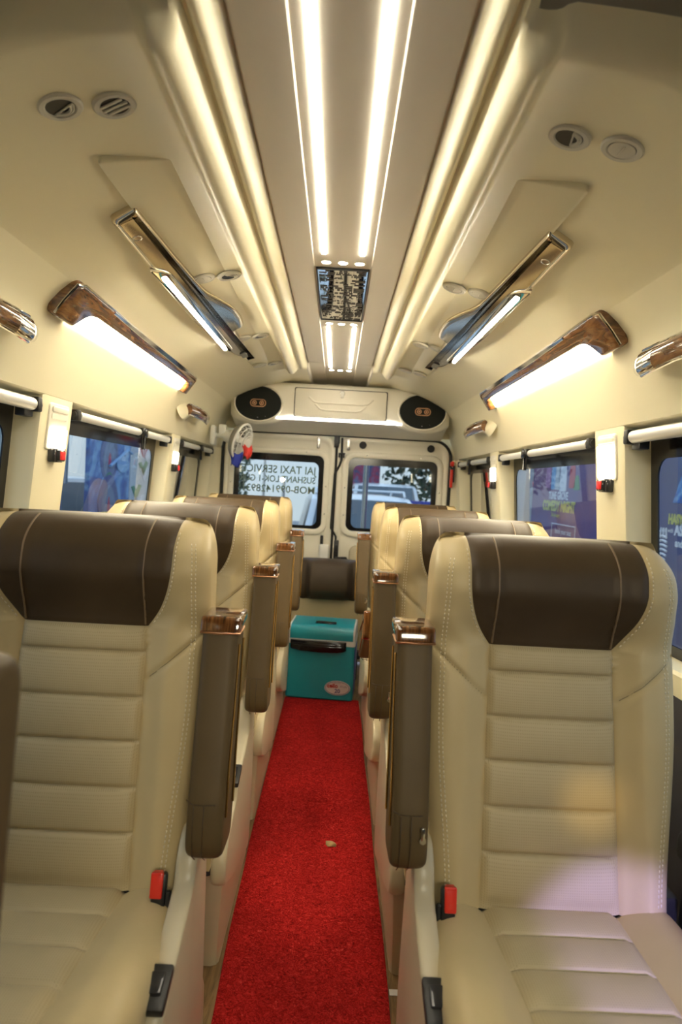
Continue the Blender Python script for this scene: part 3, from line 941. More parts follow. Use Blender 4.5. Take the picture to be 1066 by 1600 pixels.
GV = 'round air vents in the ceiling duct'
vent(-.498, 1.22, R(-60), 'turned', 'round air vent with dark turned louvre, outer of the upper left pair', GV)
vent(-.412, 1.245, R(18), 'open', 'round air vent with open slats, inner of the upper left pair', GV)
vent(.408, 1.265, R(190), 'turned', 'round air vent with pale turned louvre, inner of the upper right pair', GV)
vent(.500, 1.25, 0, 'shut', 'closed round air vent, outer of the upper right pair', GV)
for y, d in ((2.22, 'beside the chrome light'), (3.12, 'by the chrome light tip'), (3.82, 'near the rear console')):
    for s, nm in ((-1, 'left'), (1, 'right')):
        for x, q, st in ((.405, 'outer', 'shut'), (.355, 'inner', 'turned')):
            pass
        ex = .009
        vent(s * .445, y, 0, 'shut', 'closed cream air vent on %s duct %s, outer of pair' % (nm, d), GV, ex)
        vent(s * .365, y + .02, R(40), 'turned' if s < 0 else 'shut', 'cream air vent on %s duct %s, inner of pair' % (nm, d), GV, ex * .55)


def trim_lamp(s, label):
    o = empty('chrome_ceiling_light', (s * .52, 2.55, 1.945))
    T = Vector((s * 1, 0, -.357)).normalized(); Nn = Vector((-s * .357, 0, -1)).normalized(); O = Vector((s * .52, 0, 1.9435))
    def fn(u, v, w): return O + T * (u - .52) + Vector((0, v, 0)) + Nn * w - Vector((s * .52, 2.55, 1.945))
    P = [(.562, 1.66), (.488, 1.63), (.474, 2.05), (.460, 2.36), (.430, 2.48), (.402, 2.62), (.395, 2.78), (.405, 2.90), (.448, 2.92), (.452, 3.30), (.460, 3.56), (.522, 3.38), (.548, 3.18), (.566, 2.6)]
    P = smoothpoly(P, [.018, .012, .1, .06, .06, .06, .05, .03, .015, .05, .006, .02, .05, .2], 5)
    mb = MB(); loops = []
    for d, w in ((0, -.004), (0, .010), (.002, .015), (.006, .020), (.012, .024), (.020, .0255)): loops.append([fn(u, v, w) for u, v in inset(P, d)])
    mb.loft(loops, True, True, True); mb.done('chrome_cover', 'tinted_chrome', o, 50)
    mb = MB(); Q = [(.562, 1.98), (.522, 2.03), (.512, 2.10), (.506, 3.20), (.530, 3.22), (.548, 3.10), (.563, 2.5)]
    Q = smoothpoly(Q, [.01, .03, .03, .01, .01, .03, .1], 3)
    mb.prism(Q, lambda u, v, w: fn(u, v, .021 + w), .012, .006, 2); bz = mb.done('light_housing', 'chrome', o, 40)
    mb = MB(); lo = [(.531, 2.06), (.547, 2.06), (.541, 3.14), (.527, 3.14)]
    mb.prism(smoothpoly(lo, .005, 3), lambda u, v, w: fn(u, v, .0325 + w), .008, .003, 1); mb.done('light_tube', 'trim_led', bz)
    mb = MB(); mb.tube([fn(.530 + .011 * cos(a), 1.765 + .014 * sin(a), .026) for a in [2 * pi * k / 18 for k in range(18)]], .0018, 6, True); mb.done('sensor_ring', 'steel', o)
    mb = MB(); mb.prism(rrect(.03, .12, .012, 3, .480, 3.40), lambda u, v, w: fn(u, v, .0255 + w), .004, .002, 1); mb.done('tip_window', 'smoke', o)
    tag(o, label, 'ceiling light', 'chrome ceiling lights')


trim_lamp(-1, 'long tinted chrome ceiling light with glowing tube on the left duct')
trim_lamp(1, 'long tinted chrome ceiling light with glowing tube on the right duct')


# ================================================================== wall things
def wall_lamp(s, label):
    y0, y1 = 1.88, 3.50
    A, B_ = Vector((s * .801, 0, 1.752)), Vector((s * .737, 0, 1.842))
    T = (B_ - A); H = T.length; T.normalize(); Nn = Vector((-s * abs(T.z), 0, T.x * s * -1 if False else -abs(T.x))).normalized()
    O = Vector((s * .79, (y0 + y1) / 2, 1.76)); o = empty('wall_light', O)
    def fn(u, v, w): return A + T * v + Vector((0, y0 + u, 0)) + Nn * w - O
    L = y1 - y0
    P = [(0, 0), (.13, 0), (.175, .052), (.23, .062), (L - .10, .056), (L - .065, .040), (L - .055, 0), (L, 0), (L, H * .9), (.02, H + .012)]
    P = smoothpoly(P, [.03, .008, .03, .05, .03, .02, .008, .012, .04, .03], 5)
    mb = MB(); loops = []
    for d, w in ((0, -.012), (0, .022), (.0015, .028), (.005, .033), (.010, .035)): loops.append([fn(u, v, w) for u, v in inset(P, d)])
    mb.loft(loops, True, True, True); mb.done('wood_cover', 'wood', o, 55)
    mb = MB(); mb.tube([fn(.004, .01, .026), fn(.0, H * .5, .028), fn(.006, H, .030), fn(.04, H + .010, .032), fn(.4, H + .004, .031), fn(L * .6, H * .97, .030), fn(L - .03, H * .92, .029), fn(L, H * .8, .028), fn(L, .01, .026)], .0045, 8)
    mb.done('chrome_edge', 'chrome', o)
    mb = MB(); mb.prism([(.30, H - .006), (.62, H - .014), (L * .75, H - .022), (L - .2, H - .014), (L - .2, H - .002), (.30, H + .004)], lambda u, v, w: fn(u, v, .033 + w), .004, .0015, 1); mb.done('chrome_inlay', 'chrome', o)
    mb = MB(); Q = [(.12, .002), (.165, .056), (.23, .066), (L - .09, .060), (L - .05, .03), (L - .05, .002)]
    mb.prism(smoothpoly(Q, [.005, .02, .03, .03, .02, .005], 4), lambda u, v, w: fn(u, v, -.012 + w), .018, .004, 2); mb.done('diffuser', 'lamp', o)
    tag(o, label, 'wall light', 'wood-trimmed wall lights')


wall_lamp(-1, 'glowing wall light with burr-wood trim above the left windows')
wall_lamp(1, 'glowing wall light with burr-wood trim above the right windows')


def handle(s, y, label, big=False):
    """cream mount on the wall at y, grip reaching backwards and inwards"""
    o = empty('grab_handle', (s * .83, y, 1.68))
    mb = MB()                                                            # flared mount
    loops = []
    for q, dx, dz, ry, rz in ((0, .004, 0, .110, .060), (.25, -.008, .0, .092, .046), (.6, -.020, .0, .064, .034), (.9, -.030, -.002, .050, .027), (1, -.034, -.003, .042, .020)):
        loops.append([(s * (dx + sin(t_) * rz * .30), .10 * q + cos(t_) * ry, dz + sin(t_) * rz) for t_ in [2 * pi * k / 24 for k in range(24)]])
    mb.loft(loops, True, True, True); mb.done('mount', 'wall_plastic', o, 60)
    pts = [(-.034, .03, .0), (-.052, .13, -.004), (-.060, .22, -.010), (-.062, .31, -.014), (-.058, .39, -.016), (-.048, .44, -.015)]
    rad = [(.030, .018), (.030, .017), (.027, .016), (.029, .018), (.031, .020), (.024, .016)]
    def ring(p, r, n=18): return [(s * (p[0]) + s * r[1] * cos(t_), p[1], p[2] + r[0] * sin(t_)) for t_ in [2 * pi * k / n for k in range(n)]]
    mb = MB(); mb.loft([ring(p, r) for p, r in zip(pts[:5], rad[:5])], True, True, True); g1 = mb.done('grip', 'wood', o, 60)
    mb = MB(); mb.loft([ring(p, (r[0] * 1.03, r[1] * 1.05)) for p, r in ((pts[3], (.028, .0175)), (pts[4], rad[4]), (pts[5], rad[5]), ((-.042, .455, -.014), (.012, .008)))], True, True, True); mb.done('chrome_tip', 'chrome', g1, 60)
    mb = MB()
    for sg_ in (1, -1): mb.tube([(s * (p[0] - .004), p[1], p[2] + sg_ * r[0]) for p, r in zip(pts[:5], rad[:5])], .0045, 8)
    mb.done('chrome_band', 'chrome', g1)
    tag(o, label, 'grab handle', 'grab handles on the upper walls')


handle(-1, 1.33, 'wood grab handle cut by the left edge, above the nearest left window')
handle(-1, 3.66, 'small wood grab handle on the left wall beyond the wall light')
handle(1, 1.33, 'wood grab handle cut by the right edge, above the nearest right window')
handle(1, 3.66, 'small wood grab handle on the right wall beyond the wall light')

for s, nm in ((-1, 'left'), (1, 'right')):
    for k, ((a, b_), wh) in enumerate(zip(WINS, ('nearest', 'middle', 'rearmost'))):
        a2, b2 = a + .02, b_ - .02
        r = .016 if k else .019
        o = empty('window_blind', (s * .885, (a + b_) / 2, 1.507)); cy = (a + b_) / 2
        mb = MB(); mb.cyl((0, a2 + .05 - cy, 0), (0, b2 - .03 - cy, 0), r, n=20); mb.done('roller', 'aluminium', o)
        mb = MB()
        mb.box((0, a2 + .025 - cy, 0), (2 * r + .004, .028, 2 * r + .006), .006, 2); mb.cyl((0, a2 + .001 - cy, 0), (0, a2 + .05 - cy, 0), r * .8, n=16)
        mb.done('end_bracket', 'black', o); mb = MB()
        mb.box((0, b2 - .012 - cy, 0), (2 * r + .004, .028, 2 * r + .006), .006, 2); mb.cyl((0, b2 - .036 - cy, 0), (0, b2 + .012 - cy, 0), r * .8, n=16)
        mb.box((s * .018, b2 - .035 - cy, -.022), (.03, .055, .030), .003)
        mb.done('end_bracket', 'black', o)
        if k:
            y = a + (b_ - a) * (.60 if k == 1 else .55) - cy
            mb = MB(); mb.box((-s * .008, y, .0), (2 * r + .012, .055, 2 * r + .008), .005, 2)
            mb.tube([(-s * .014, y - .022, -.018), (-s * .016, y - .016, -.075), (-s * .016, y + .016, -.075), (-s * .014, y + .022, -.018)], .0045, 8)
            mb.done('latch_hook', 'black_gloss', o)
        tag(o, 'rolled blind with silver bar atop the %s %s window' % (wh, nm), 'window blind', 'roller blinds over the windows')
    for (a, b_), wh in zip(PILLARS[1:3], ('near', 'rear')):
        y = (a + b_) / 2; w = b_ - a
        o = empty('pillar_light', (s * pin(1.44), y, 1.44))
        def fn(u, v, q): return Vector((s * (pin(1.44 + v) - q - pin(1.44)), u, v))
        mb = MB(); mb.prism(smoothpoly(rrect(w * .62, .145, .012, 3, 0, .012), .001, 1), fn, .006, .003, 2); mb.done('plate', 'cream_plastic', o)
        mb = MB(); mb.prism(rrect(w * .5, .018, .006, 3, 0, .066), lambda u, v, q: fn(u, v, .004 + q), .007, .003, 2); mb.prism(rrect(w * .5, .018, .006, 3, 0, .044), lambda u, v, q: fn(u, v, .004 + q), .005, .003, 2)
        mb.done('slot_cover', 'cream_plastic', o)
        hh = .062 if s < 0 else (.105 if wh == 'near' else .07)
        mb = MB(); mb.prism(rrect(w * .54, hh, .006, 3, 0, -.054 + hh / 2), lambda u, v, q: fn(u, v, .005 + q), .007, .003, 2); mb.done('diffuser', 'pillar_led', o)
        tag(o, 'glowing white lamp set in the %s %s window pillar' % (wh, nm), 'pillar light', 'lamps in the window pillars')
        c = empty('call_button', (s * pin(1.365), y - .01, 1.363))
        mb = MB(); mb.box((-s * .012, 0, 0), (.026, .066, .044), .006, 2); mb.box((-s * .022, .002, 0), (.026, .044, .036), .005, 2); mb.done('housing', 'smoke', c)
        mb = MB(); mb.box((-s * .036, -.002, 0), (.007, .032, .028), .003, 2); mb.done('button', 'red_lens', c)
        tag(c, 'black box with red button on the %s %s window pillar' % (wh, nm), 'button', 'red buttons on the window pillars')

# emergency hammer
o = empty('emergency_hammer', (.852, 4.93, 1.44))
mb = MB(); mb.box((-.012, 0, -.03), (.020, .030, .14), .006, 2); mb.done('grip', 'red_plastic', o)
mb = MB(); mb.box((-.012, -.004, .072), (.022, .050, .034), .006, 2); mb.cyl((-.012, -.034, .072), (-.012, -.045, .072), .006, .001, 10); mb.done('head', 'red_plastic', o)
mb = MB(); mb.box((.002, 0, .0), (.012, .036, .12), .003); mb.box((-.012, 0, .038), (.026, .036, .016), .003); mb.done('holder', 'black', o)
tag(o, 'red emergency hammer fixed to the right rear corner post', 'hammer')

# ================================================================== console over the rear doors
con = empty('overhead_console', (0, 4.6, 1.8))
def low(x):                                                              # lower front edge, dips round the speakers
    d = min(abs(x + .535), abs(x - .565)); return 1.752 - .055 * (max(0, 1 - (d / .185) ** 2)) ** .8 if d < .185 else 1.752
XL, XR = -.725, .755
def xs_at(u): return lerp(XL, XR, u)
secs = []
NU = 72
rows_ = [('back', 0), ('top', 0), ('top', 1), ('top', 2), ('f', 0), ('f', .33), ('f', .66), ('f', 1), ('b', 0), ('b', 1), ('b', 2), ('b', 3), ('end', 0)]
L_ = []
for kind, q in rows_:
    row = []
    for i in range(NU + 1):
        u = i / NU; x = xs_at(u); zl = low(x); zt = 1.985
        e = max(0, abs(u - .5) - .44) / .06; tz = zt - .05 * (1 - sqrt(max(0, 1 - e * e)))
        yf = 4.60 + .05 * (1 - sqrt(max(0, 1 - min(1, e) ** 2)))
        if kind == 'back': p = (x, 4.97, tz + .02)
        elif kind == 'top': p = (x, yf + (.022, .008, .0)[q], tz - (0, .006, .022)[q])
        elif kind == 'f': p = (x, yf - .004 * sin(pi * q), lerp(tz - .03, zl + .03, q))
        elif kind == 'b': p = (x, yf + (.002, .010, .028, .07)[q], zl + (.016, .004, -.003, -.006)[q])
        else: p = (x, 4.985, 1.672)
        row.append((p[0], p[1] - 4.6, p[2] - 1.8))
    L_.append(row)
mb = MB(); mb.loft(L_, closed=False)
for i in (0, -1):
    mb.bm.faces.new([mb.bm.verts.new(r[i]) for r in L_])
mb.done('body', 'cream_plastic', con, 50)
dr = empty('locker_door'); dr.parent = con
def fd(u, v, w): return (u, -.004 - w, v)
mb = MB(); P = rrect(.622, .196, .010, 4, .015, .056); mb.prism(P, fd, .003); mb.done('gap', 'black', dr)
mb = MB(); mb.prism(rrect(.612, .187, .012, 4, .015, .056), fd, .009, .004, 2); pn = mb.done('door_panel', 'cream_plastic', dr)
mb = MB()
for zz, hw in ((.075, .215), (.028, .17)):
    mb.tube([fd(.015 - hw, zz + .02, .009), fd(.015 - hw + .035, zz - .012, .009), fd(.015 - hw + .07, zz - .018, .009), fd(.015 + hw - .07, zz - .018, .009), fd(.015 + hw - .035, zz - .012, .009), fd(.015 + hw, zz + .02, .009)], .007, 8)
mb.done('embossing', 'cream_plastic', pn)
mb = MB(); mb.cyl(fd(.022, .128, .008), fd(.022, .128, .016), .015, n=20); mb.box((.022, -.016, .110), (.022, .010, .026), .004); lk = mb.done('latch', 'white_plastic', dr)
mb = MB(); mb.tube([fd(.022 + .016 * cos(a), .128 + .016 * sin(a), .010) for a in [2 * pi * k / 20 for k in range(20)]], .002, 6, True); mb.done('latch_ring', 'steel', lk)
mb = MB(); mb.box((.008, .004, -.055), (.845, .016, .012), .004, 2); mb.done('light_bar', 'console_led', con)
tag(con, 'cream console over the rear doors with a locker door and light bar', 'console')


def speaker(x, label):
    o = empty('oval_speaker', (x, 4.595, 1.834)); N = 48
    def el(a, b_, y): return [(a * cos(2 * pi * k / N), y, b_ * sin(2 * pi * k / N)) for k in range(N)]
    mb = MB(); mb.loft([el(.166, .126, .012), el(.166, .126, -.004), el(.160, .120, -.010), el(.154, .114, -.006)], True); mb.done('surround', 'cream_plastic', o)
    mb = MB(); mb.loft([el(.155, .115, -.001), el(.150, .110, -.010), el(.12, .088, -.014), el(.06, .045, -.017), el(.004, .003, -.018)], True, False, True); gr = mb.done('grille', 'speaker_mesh', o)
    mb = MB(); mb.prism(rrect(.10, .046, .022, 6), lambda u, v, w: (u, -.015 - w, v), .007, .002, 1); bd = mb.done('badge', 'black_gloss', gr)
    mb = MB(); mb.tube([(u, -.021, v) for u, v in rrect(.10, .046, .022, 6)], .0035, 6, True)
    for q in (-.024, .024): mb.tube([(q + .013 * cos(a), -.022, .013 * sin(a)) for a in [2 * pi * k / 16 for k in range(16)]], .003, 6, True); mb.cyl((q, -.02, 0), (q, -.024, 0), .006, n=12)
    mb.done('badge_ring', 'copper', bd)
    mb = MB(); mb.box((-.085 if x < 0 else .098, -.0125, -.012), (.022, .003, .005)); mb.box((.0, -.0115, -.092), (.006, .003, .012)); mb.box((-.045, -.0115, -.085), (.006, .003, .005)); mb.box((.05, -.0115, -.085), (.005, .003, .005)); mb.done('grille_mark', 'ink_grey', gr)
    tag(o, label, 'speaker', 'oval speakers in the rear console')


speaker(-.535, 'black oval speaker at the left end of the rear console, above the fan')
speaker(.565, 'black oval speaker at the right end of the rear console')

# ================================================================== fan in the left rear corner
fan = empty('wall_fan', (-.80, 4.50, 1.60))
ax = Vector((.92, -.28, -.30)).normalized(); hub = Vector((.185, -.03, -.035))
F = frame(hub, *(lambda z: (z.orthogonal().normalized(), z.cross(z.orthogonal().normalized()), z))(ax))
def fp(r, a, w): return F @ Vector((r * cos(a), r * sin(a), w))
RC = .118
mb = MB(); N = 40
for r, w, tk in ((RC, 0, .008), (RC * .82, .022, .003), (RC * .62, .034, .003), (RC * .42, .040, .003), (RC * .9, -.03, .003)):
    mb.tube([fp(r, 2 * pi * k / N, w) for k in range(N)], tk, 6, True)
for k in range(22):
    a = 2 * pi * k / 22
    mb.tube([fp(RC * q, a + .25 * (1 - q), w) for q, w in ((.28, .042), (.45, .040), (.65, .033), (.85, .020), (1, 0), (.9, -.03), (.6, -.05), (.3, -.055))], .0019, 5)
mb.done('cage', 'white_plastic', fan)
mb = MB(); mb.cyl(fp(0, 0, .036), fp(0, 0, .046), RC * .30, RC * .26, 24); mb.done('cage_badge', 'white_plastic', fan)
mb = MB()
for k in range(3):
    a0 = 2 * pi * k / 3; g_ = []
    for i in range(6):
        r = lerp(.022, .098, i / 5); half = .28 + .28 * sin(pi * min(1, i / 5 * .8 + .2))
        g_.append([fp(r, a0 + half * (j / 4 - .5) * 2, -.005 + .022 * (j / 4 - .5)) for j in range(5)])
    mb.loft(g_, closed=False)
mb.cyl(fp(0, 0, -.02), fp(0, 0, .012), .024, n=16)
mb.done('blades', 'white_plastic', fan)
mb = MB(); mb.loft([[fp(r, 2 * pi * k / N, w) for k in range(N)] for r, w in ((RC * 1.02, .004), (RC * 1.0, -.02), (RC * .85, -.045), (RC * .4, -.062), (.01, -.062), (RC * .4, -.058), (RC * .83, -.041), (RC * .98, -.018), (RC * 1.0, .004))]); mb.done('rear_shell', 'fan_grey', fan)
mb = MB(); mb.cyl(fp(0, 0, -.055), fp(0, 0, -.12), .048, .040, 24); mb.done('motor', 'white_plastic', fan)
mb = MB(); bk_ = F @ Vector((0, 0, -.11))
mb.tube([bk_, bk_ + Vector((-.035, .02, .0)), Vector((.03, .03, .0)), Vector((-.015, .03, 0))], .016, 10)
mb.box((-.012, .03, .0), (.03, .10, .13), .012, 2); mb.box((.045, .03, .03), (.05, .035, .09), .010, 2)
mb.done('bracket', 'white_plastic', fan)
tag(fan, 'small white caged fan turned towards the aisle in the left rear corner', 'fan')


def rag(name, m_, c, w, h, yaw, label):
    mb = MB(); g_ = []
    for i in range(9):
        q = i / 8; g_.append([Vector(((j / 8 - .5) * w * (1 - .25 * q) + .01 * sin(3 * q), .012 * sin(j * 1.1 + 2 * q) * (.4 + q), -q * h + .012 * sin(j * .9))) for j in range(9)])
    mb.loft(g_, closed=False); o = mb.done(name, m_)
    md = o.modifiers.new('thickness', 'SOLIDIFY'); md.thickness = .004
    o.location = c; o.rotation_euler = (0, 0, yaw)
    return tag(o, label, 'cloth')


rag('cloth', 'cloth_red', (-.575, 4.42, 1.535), .062, .075, R(15), 'small red cloth hanging under the white fan')
rag('cloth', 'cloth_blue', (-.645, 4.42, 1.49), .10, .085, R(-20), 'small blue cloth hanging under the white fan')

# ================================================================== aisle
mb = MB(); g0, g1 = [], []
for i in range(41):
    y = lerp(.3, 4.12, i / 40); u = (y - 1.6) / 2.27
    xl, xr = max(-.228, -.214 - .041 * u + .002 * sin(9 * y)), .222 + .001 * u + .002 * sin(7 * y + 1)
    g0.append([(xl, y, 0.0), (xl - .001, y, .008), (xl + .004, y, .012)] + [(lerp(xl, xr, k / 10), y, .012 + .0012 * sin(11 * y + k)) for k in range(1, 10)] + [(xr - .004, y, .012), (xr + .001, y, .008), (xr, y, 0.0)])
mb.loft(g0, closed=False); carpet = mb.done('carpet_runner', 'carpet', ang=50)
tag(carpet, 'red looped carpet runner along the whole aisle floor', 'carpet')
mb = MB(); g_ = []
for i in range(7):
    q = i / 6; w_ = .016 * sin(pi * (.1 + .85 * q)); g_.append([(-w_, q * .04, .004 * sin(5 * q)), (0, q * .04, .007 + .004 * sin(5 * q)), (w_, q * .042, .003 + .006 * q)])
mb.loft(g_, closed=False); o = mb.done('dry_leaf', mat('dry_leaf', (.42, .28, .12), .8), loc=(.087, 2.42, .0135)); o.rotation_euler = (0, 0, R(70))
o.modifiers.new('thickness', 'SOLIDIFY').thickness = .0008
tag(o, 'tiny dry brown leaf scrap lying on the red carpet', 'leaf')
mb = MB(); mb.box((.247, 1.735, .0008), (.038, .022, .0016), .0005, 1)
tag(mb.done('tape', 'white_plastic'), 'short white tape strip on the wood floor right of the carpet', 'tape')

# ------------------------------------------------------------------ cooler
ck = empty('cooler_box', (-.024, 4.09, .0145), R(-4.5))
CWb, CWt, CH_, CDp = .418, .405, .345, .30
mb = MB(); loops = []
for z, w_, d0, d1 in ((0, CWb - .02, .008, CDp - .008), (.008, CWb - .004, .0, CDp), (.3, CWt, -.0, CDp), (CH_, CWt, 0, CDp)):
    loops.append([(u, v, z) for u, v in rrect(w_, d1 - d0, .02, 5, 0, (d0 + d1) / 2)])
mb.loft(loops, True, True, True); body = mb.done('body', 'teal', ck, 40)
mb = MB(); mb.prism(rrect(CWt + .008, CDp + .006, .022, 5, 0, CDp / 2), lambda u, v, w: (u, v, CH_ - .012 + w), .034, .006, 2); mb.done('white_rim', 'white_plastic', ck)
mb = MB(); loops = []
prof_ = [(-.004, CH_ + .02), (-.006, CH_ + .06), (.004, CH_ + .082), (.03, CH_ + .098), (CDp - .03, CH_ + .108), (CDp - .004, CH_ + .095), (CDp, CH_ + .02)]
prof_ = smoothpoly(prof_, [.002, .02, .02, .02, .03, .03, .002], 4)
for x in (-.5, .5): loops.append([(x * (CWt - .022), y, z) for y, z in prof_])
mb.loft(loops, True, True, True); lid = mb.done('lid', 'teal', ck, 30)
for s in (-1, 1):
    mb = MB(); mb.prism([(y, z) for y, z in prof_], lambda u, v, w: (s * ((CWt - .022) / 2 + w - .001), u, v), .013, .005, 2)
    mb.done('lid_end', 'white_plastic', ck)
mb = MB(); mb.box((.015, .105, CH_ + .103), (.13, .045, .012), .006, 2, Matrix.Rotation(R(2), 3, 'X')); mb.done('lid_grip', 'black_gloss', lid)
hd = empty('carry_handle'); hd.parent = ck
mb = MB(); loops = []
for x, zz, dd in ((-.185, .0, .010), (-.172, -.004, .020), (-.12, -.012, .026), (0, -.016, .028), (.10, -.012, .026), (.142, -.004, .020), (.152, 0, .010)):
    loops.append([(x, -.004 - dd * a_, CH_ + b_) for a_, b_ in ((0, -.038 + zz), (.9, -.036 + zz), (1, -.028 + zz), (1, .006), (.85, .014), (0, .014))])
mb.loft(loops, True, True, True); mb.done('bar', 'black_gloss', hd, 30)
mb = MB()
for z in (-.012, .001): mb.tube([(-.165, -.026, CH_ + z), (-.10, -.033, CH_ + z - .003), (.08, -.033, CH_ + z - .003), (.135, -.026, CH_ + z)], .0022, 6)
mb.done('rib', 'smoke', hd)
mb = MB(); mb.loft([[(CWt / 2 - .003 + g_, v_, z_) for v_, z_ in rrect(CDp - .05, .30, .02, 4, CDp / 2, .165)] for g_ in (-.004, .008)], True, True, True); mb.done('side_panel', 'blue_plastic', body)['label'] = 'dark blue side'
st = empty('sticker'); st.parent = body; st.location = (.112, -.0035, .078)
N = 36
mb = MB(); mb.loft([[(a_ * cos(2 * pi * k / N), y, b_ * sin(2 * pi * k / N)) for k in range(N)] for a_, b_, y in ((.078, .044, .004), (.078, .044, -.0005))], True, False, True); mb.done('sticker_face', 'sticker', st, 30)
mb = MB(); mb.tube([(.072 * cos(2 * pi * k / N), -.001, .039 * sin(2 * pi * k / N)) for k in range(N)], .0012, 5, True); mb.done('sticker_line', 'ink_blue', st)
FX = lambda x, z: frame((x, -.001, z), (1, 0, 0), (0, 0, 1), (0, -1, 0))
text('sticker_word', 'cello', .034, 'ink_red', FX(-.030, .012), st, ext=.0004, bold=.0012)
text('sticker_word', 'Pride', .020, 'ink_grey', FX(.038, .010), st, ext=.0004)
text('sticker_word', '20', .034, 'ink_blue', FX(.0, -.019), st, ext=.0004, bold=.0006)
text('sticker_word', 'ICE CHEST', .008, 'ink_grey', FX(.0, .031), st, ext=.0004)
tag(ck, 'teal and white cooler box with black handle standing at the end of the red carpet', 'cooler')

# ================================================================== outside
GZ = -.55
mb = MB(); mb.box((0, 8, GZ - .05), (60, 50, .1)); struct(mb.done('ground', 'asphalt'))


def board(name, s, x, y0, y1, z0, z1, m_, label, cat, group=None, thick=.06):
    mb = MB(); mb.box((s * (x + thick / 2), (y0 + y1) / 2, (z0 + z1) / 2), (thick, y1 - y0, z1 - z0), .006, 1)
    o = mb.done(name, m_); return tag(o, label, cat, group)


def facing(s, x, y, z):
    """frame on a roadside board that faces the van; text reads from the van"""
    return frame((s * (x - .002), y, z), (0, -s, 0), (0, 0, 1), (-s, 0, 0))


PX = 2.6
pa = board('event_hoarding', 1, PX, 6.55, 9.0, GZ, 2.6, 'poster_violet', 'violet and blue comedy-night hoarding seen through the middle right window', 'hoarding')
text('poster_line', 'TUNE GROVE', .125, 'paint_white', facing(1, PX, 7.95, 1.325), pa, bold=.004, sx=.9)
text('poster_line', 'COMEDY NIGHT', .165, 'paint_yellow', facing(1, PX, 7.93, 1.20), pa, bold=.008, sx=.92)
text('poster_line', '7th January', .07, 'paint_yellow', facing(1, PX, 8.0, 1.10), pa)
mb = MB(); mb.tube([(PX - .004, 7.3, .70), (PX - .004, 8.1, .70), (PX - .004, 8.1, 1.0), (PX - .004, 7.3, 1.0)], .006, 6, True); mb.done('poster_box', 'paint_white', pa)
text('poster_line', 'book your seat', .09, 'paint_white', facing(1, PX, 7.7, .92), pa)
for k, (y, m1, z0, z1, wd) in enumerate(((8.35, 'paint_pink', 1.42, 1.74, .10), (8.15, 'paint_sky', 1.40, 1.80, .08), (8.0, 'concrete', 1.40, 1.76, .08), (7.8, 'paint_white', 1.38, 1.80, .12), (7.5, 'paint_red', 1.42, 1.74, .10), (7.35, 'paint_green', 1.40, 1.56, .10))):
    mb = MB(); mb.prism(smoothpoly([(y - wd, z0), (y + wd, z0), (y + wd * .8, z1 - .1), (y + wd * .4, z1), (y - wd * .4, z1), (y - wd * .8, z1 - .1)], .03, 3), lambda u, v, w: (PX - w, u, v), .004); mb.done('poster_figure', m1, pa)
mb = MB(); mb.box((PX + .06, 9.35, 1.1), (.3, .62, 3.2), .01); tag(mb.done('concrete_post', 'concrete'), 'pale grey upright post beside the comedy-night hoarding', 'post')
pb = board('event_hoarding', 1, PX, 3.6, 6.45, GZ, 2.6, 'poster_blue', 'dark blue hoarding with yellow and white words outside the nearest right window', 'hoarding')
text('poster_line', 'HASYA', .105, 'paint_yellow', facing(1, PX, 5.27, 1.19), pb, 'LEFT', bold=.006, sx=.85)
text('poster_line', 'with', .05, 'paint_white', facing(1, PX, 5.27, 1.105), pb, 'LEFT')
text('poster_line', 'AS', .12, 'paint_white', facing(1, PX, 5.16, 1.115), pb, 'LEFT', bold=.006, sx=.9)
text('poster_line', 'and', .08, 'paint_white', facing(1, PX, 5.14, 1.015), pb, 'LEFT', bold=.003)
text('poster_line', 'O', .24, 'paint_white', facing(1, PX, 5.615, 1.385), pb, 'CENTER', bold=.004, sx=.9)
mb = MB()                                                                # ribbed microphone emblem
for k in range(6):
    z = .87 + .035 * k; w_ = .075 * sqrt(max(.2, 1 - ((k - 2.5) / 4) ** 2))
    mb.tube([(PX - .004, 5.335 - w_ + w_ * 2 * j / 6, z + .012 * sin(pi * j / 6)) for j in range(7)], .010, 6)
for d in (-.07, -.02, .03): mb.tube([(PX - .004, 5.345 + d, 1.04), (PX - .004, 5.345 + d * .8, 1.12), (PX - .004, 5.345 + d * .7 + .02, 1.09)], .008, 6)
mb.done('poster_emblem', 'paint_white', pb)
mb = MB(); mb.prism([(4.75, 1.32), (5.22, 1.32), (5.14, 1.47), (5.08, 1.56), (4.75, 1.9)], lambda u, v, w: (PX - w, u, v), .004); mb.done('poster_shape', 'mural_blue', pb)
board('street_wall', 1, 3.4, 9.9, 17, GZ, 3.2, 'concrete', 'plain grey wall beyond the rearmost right window', 'wall')

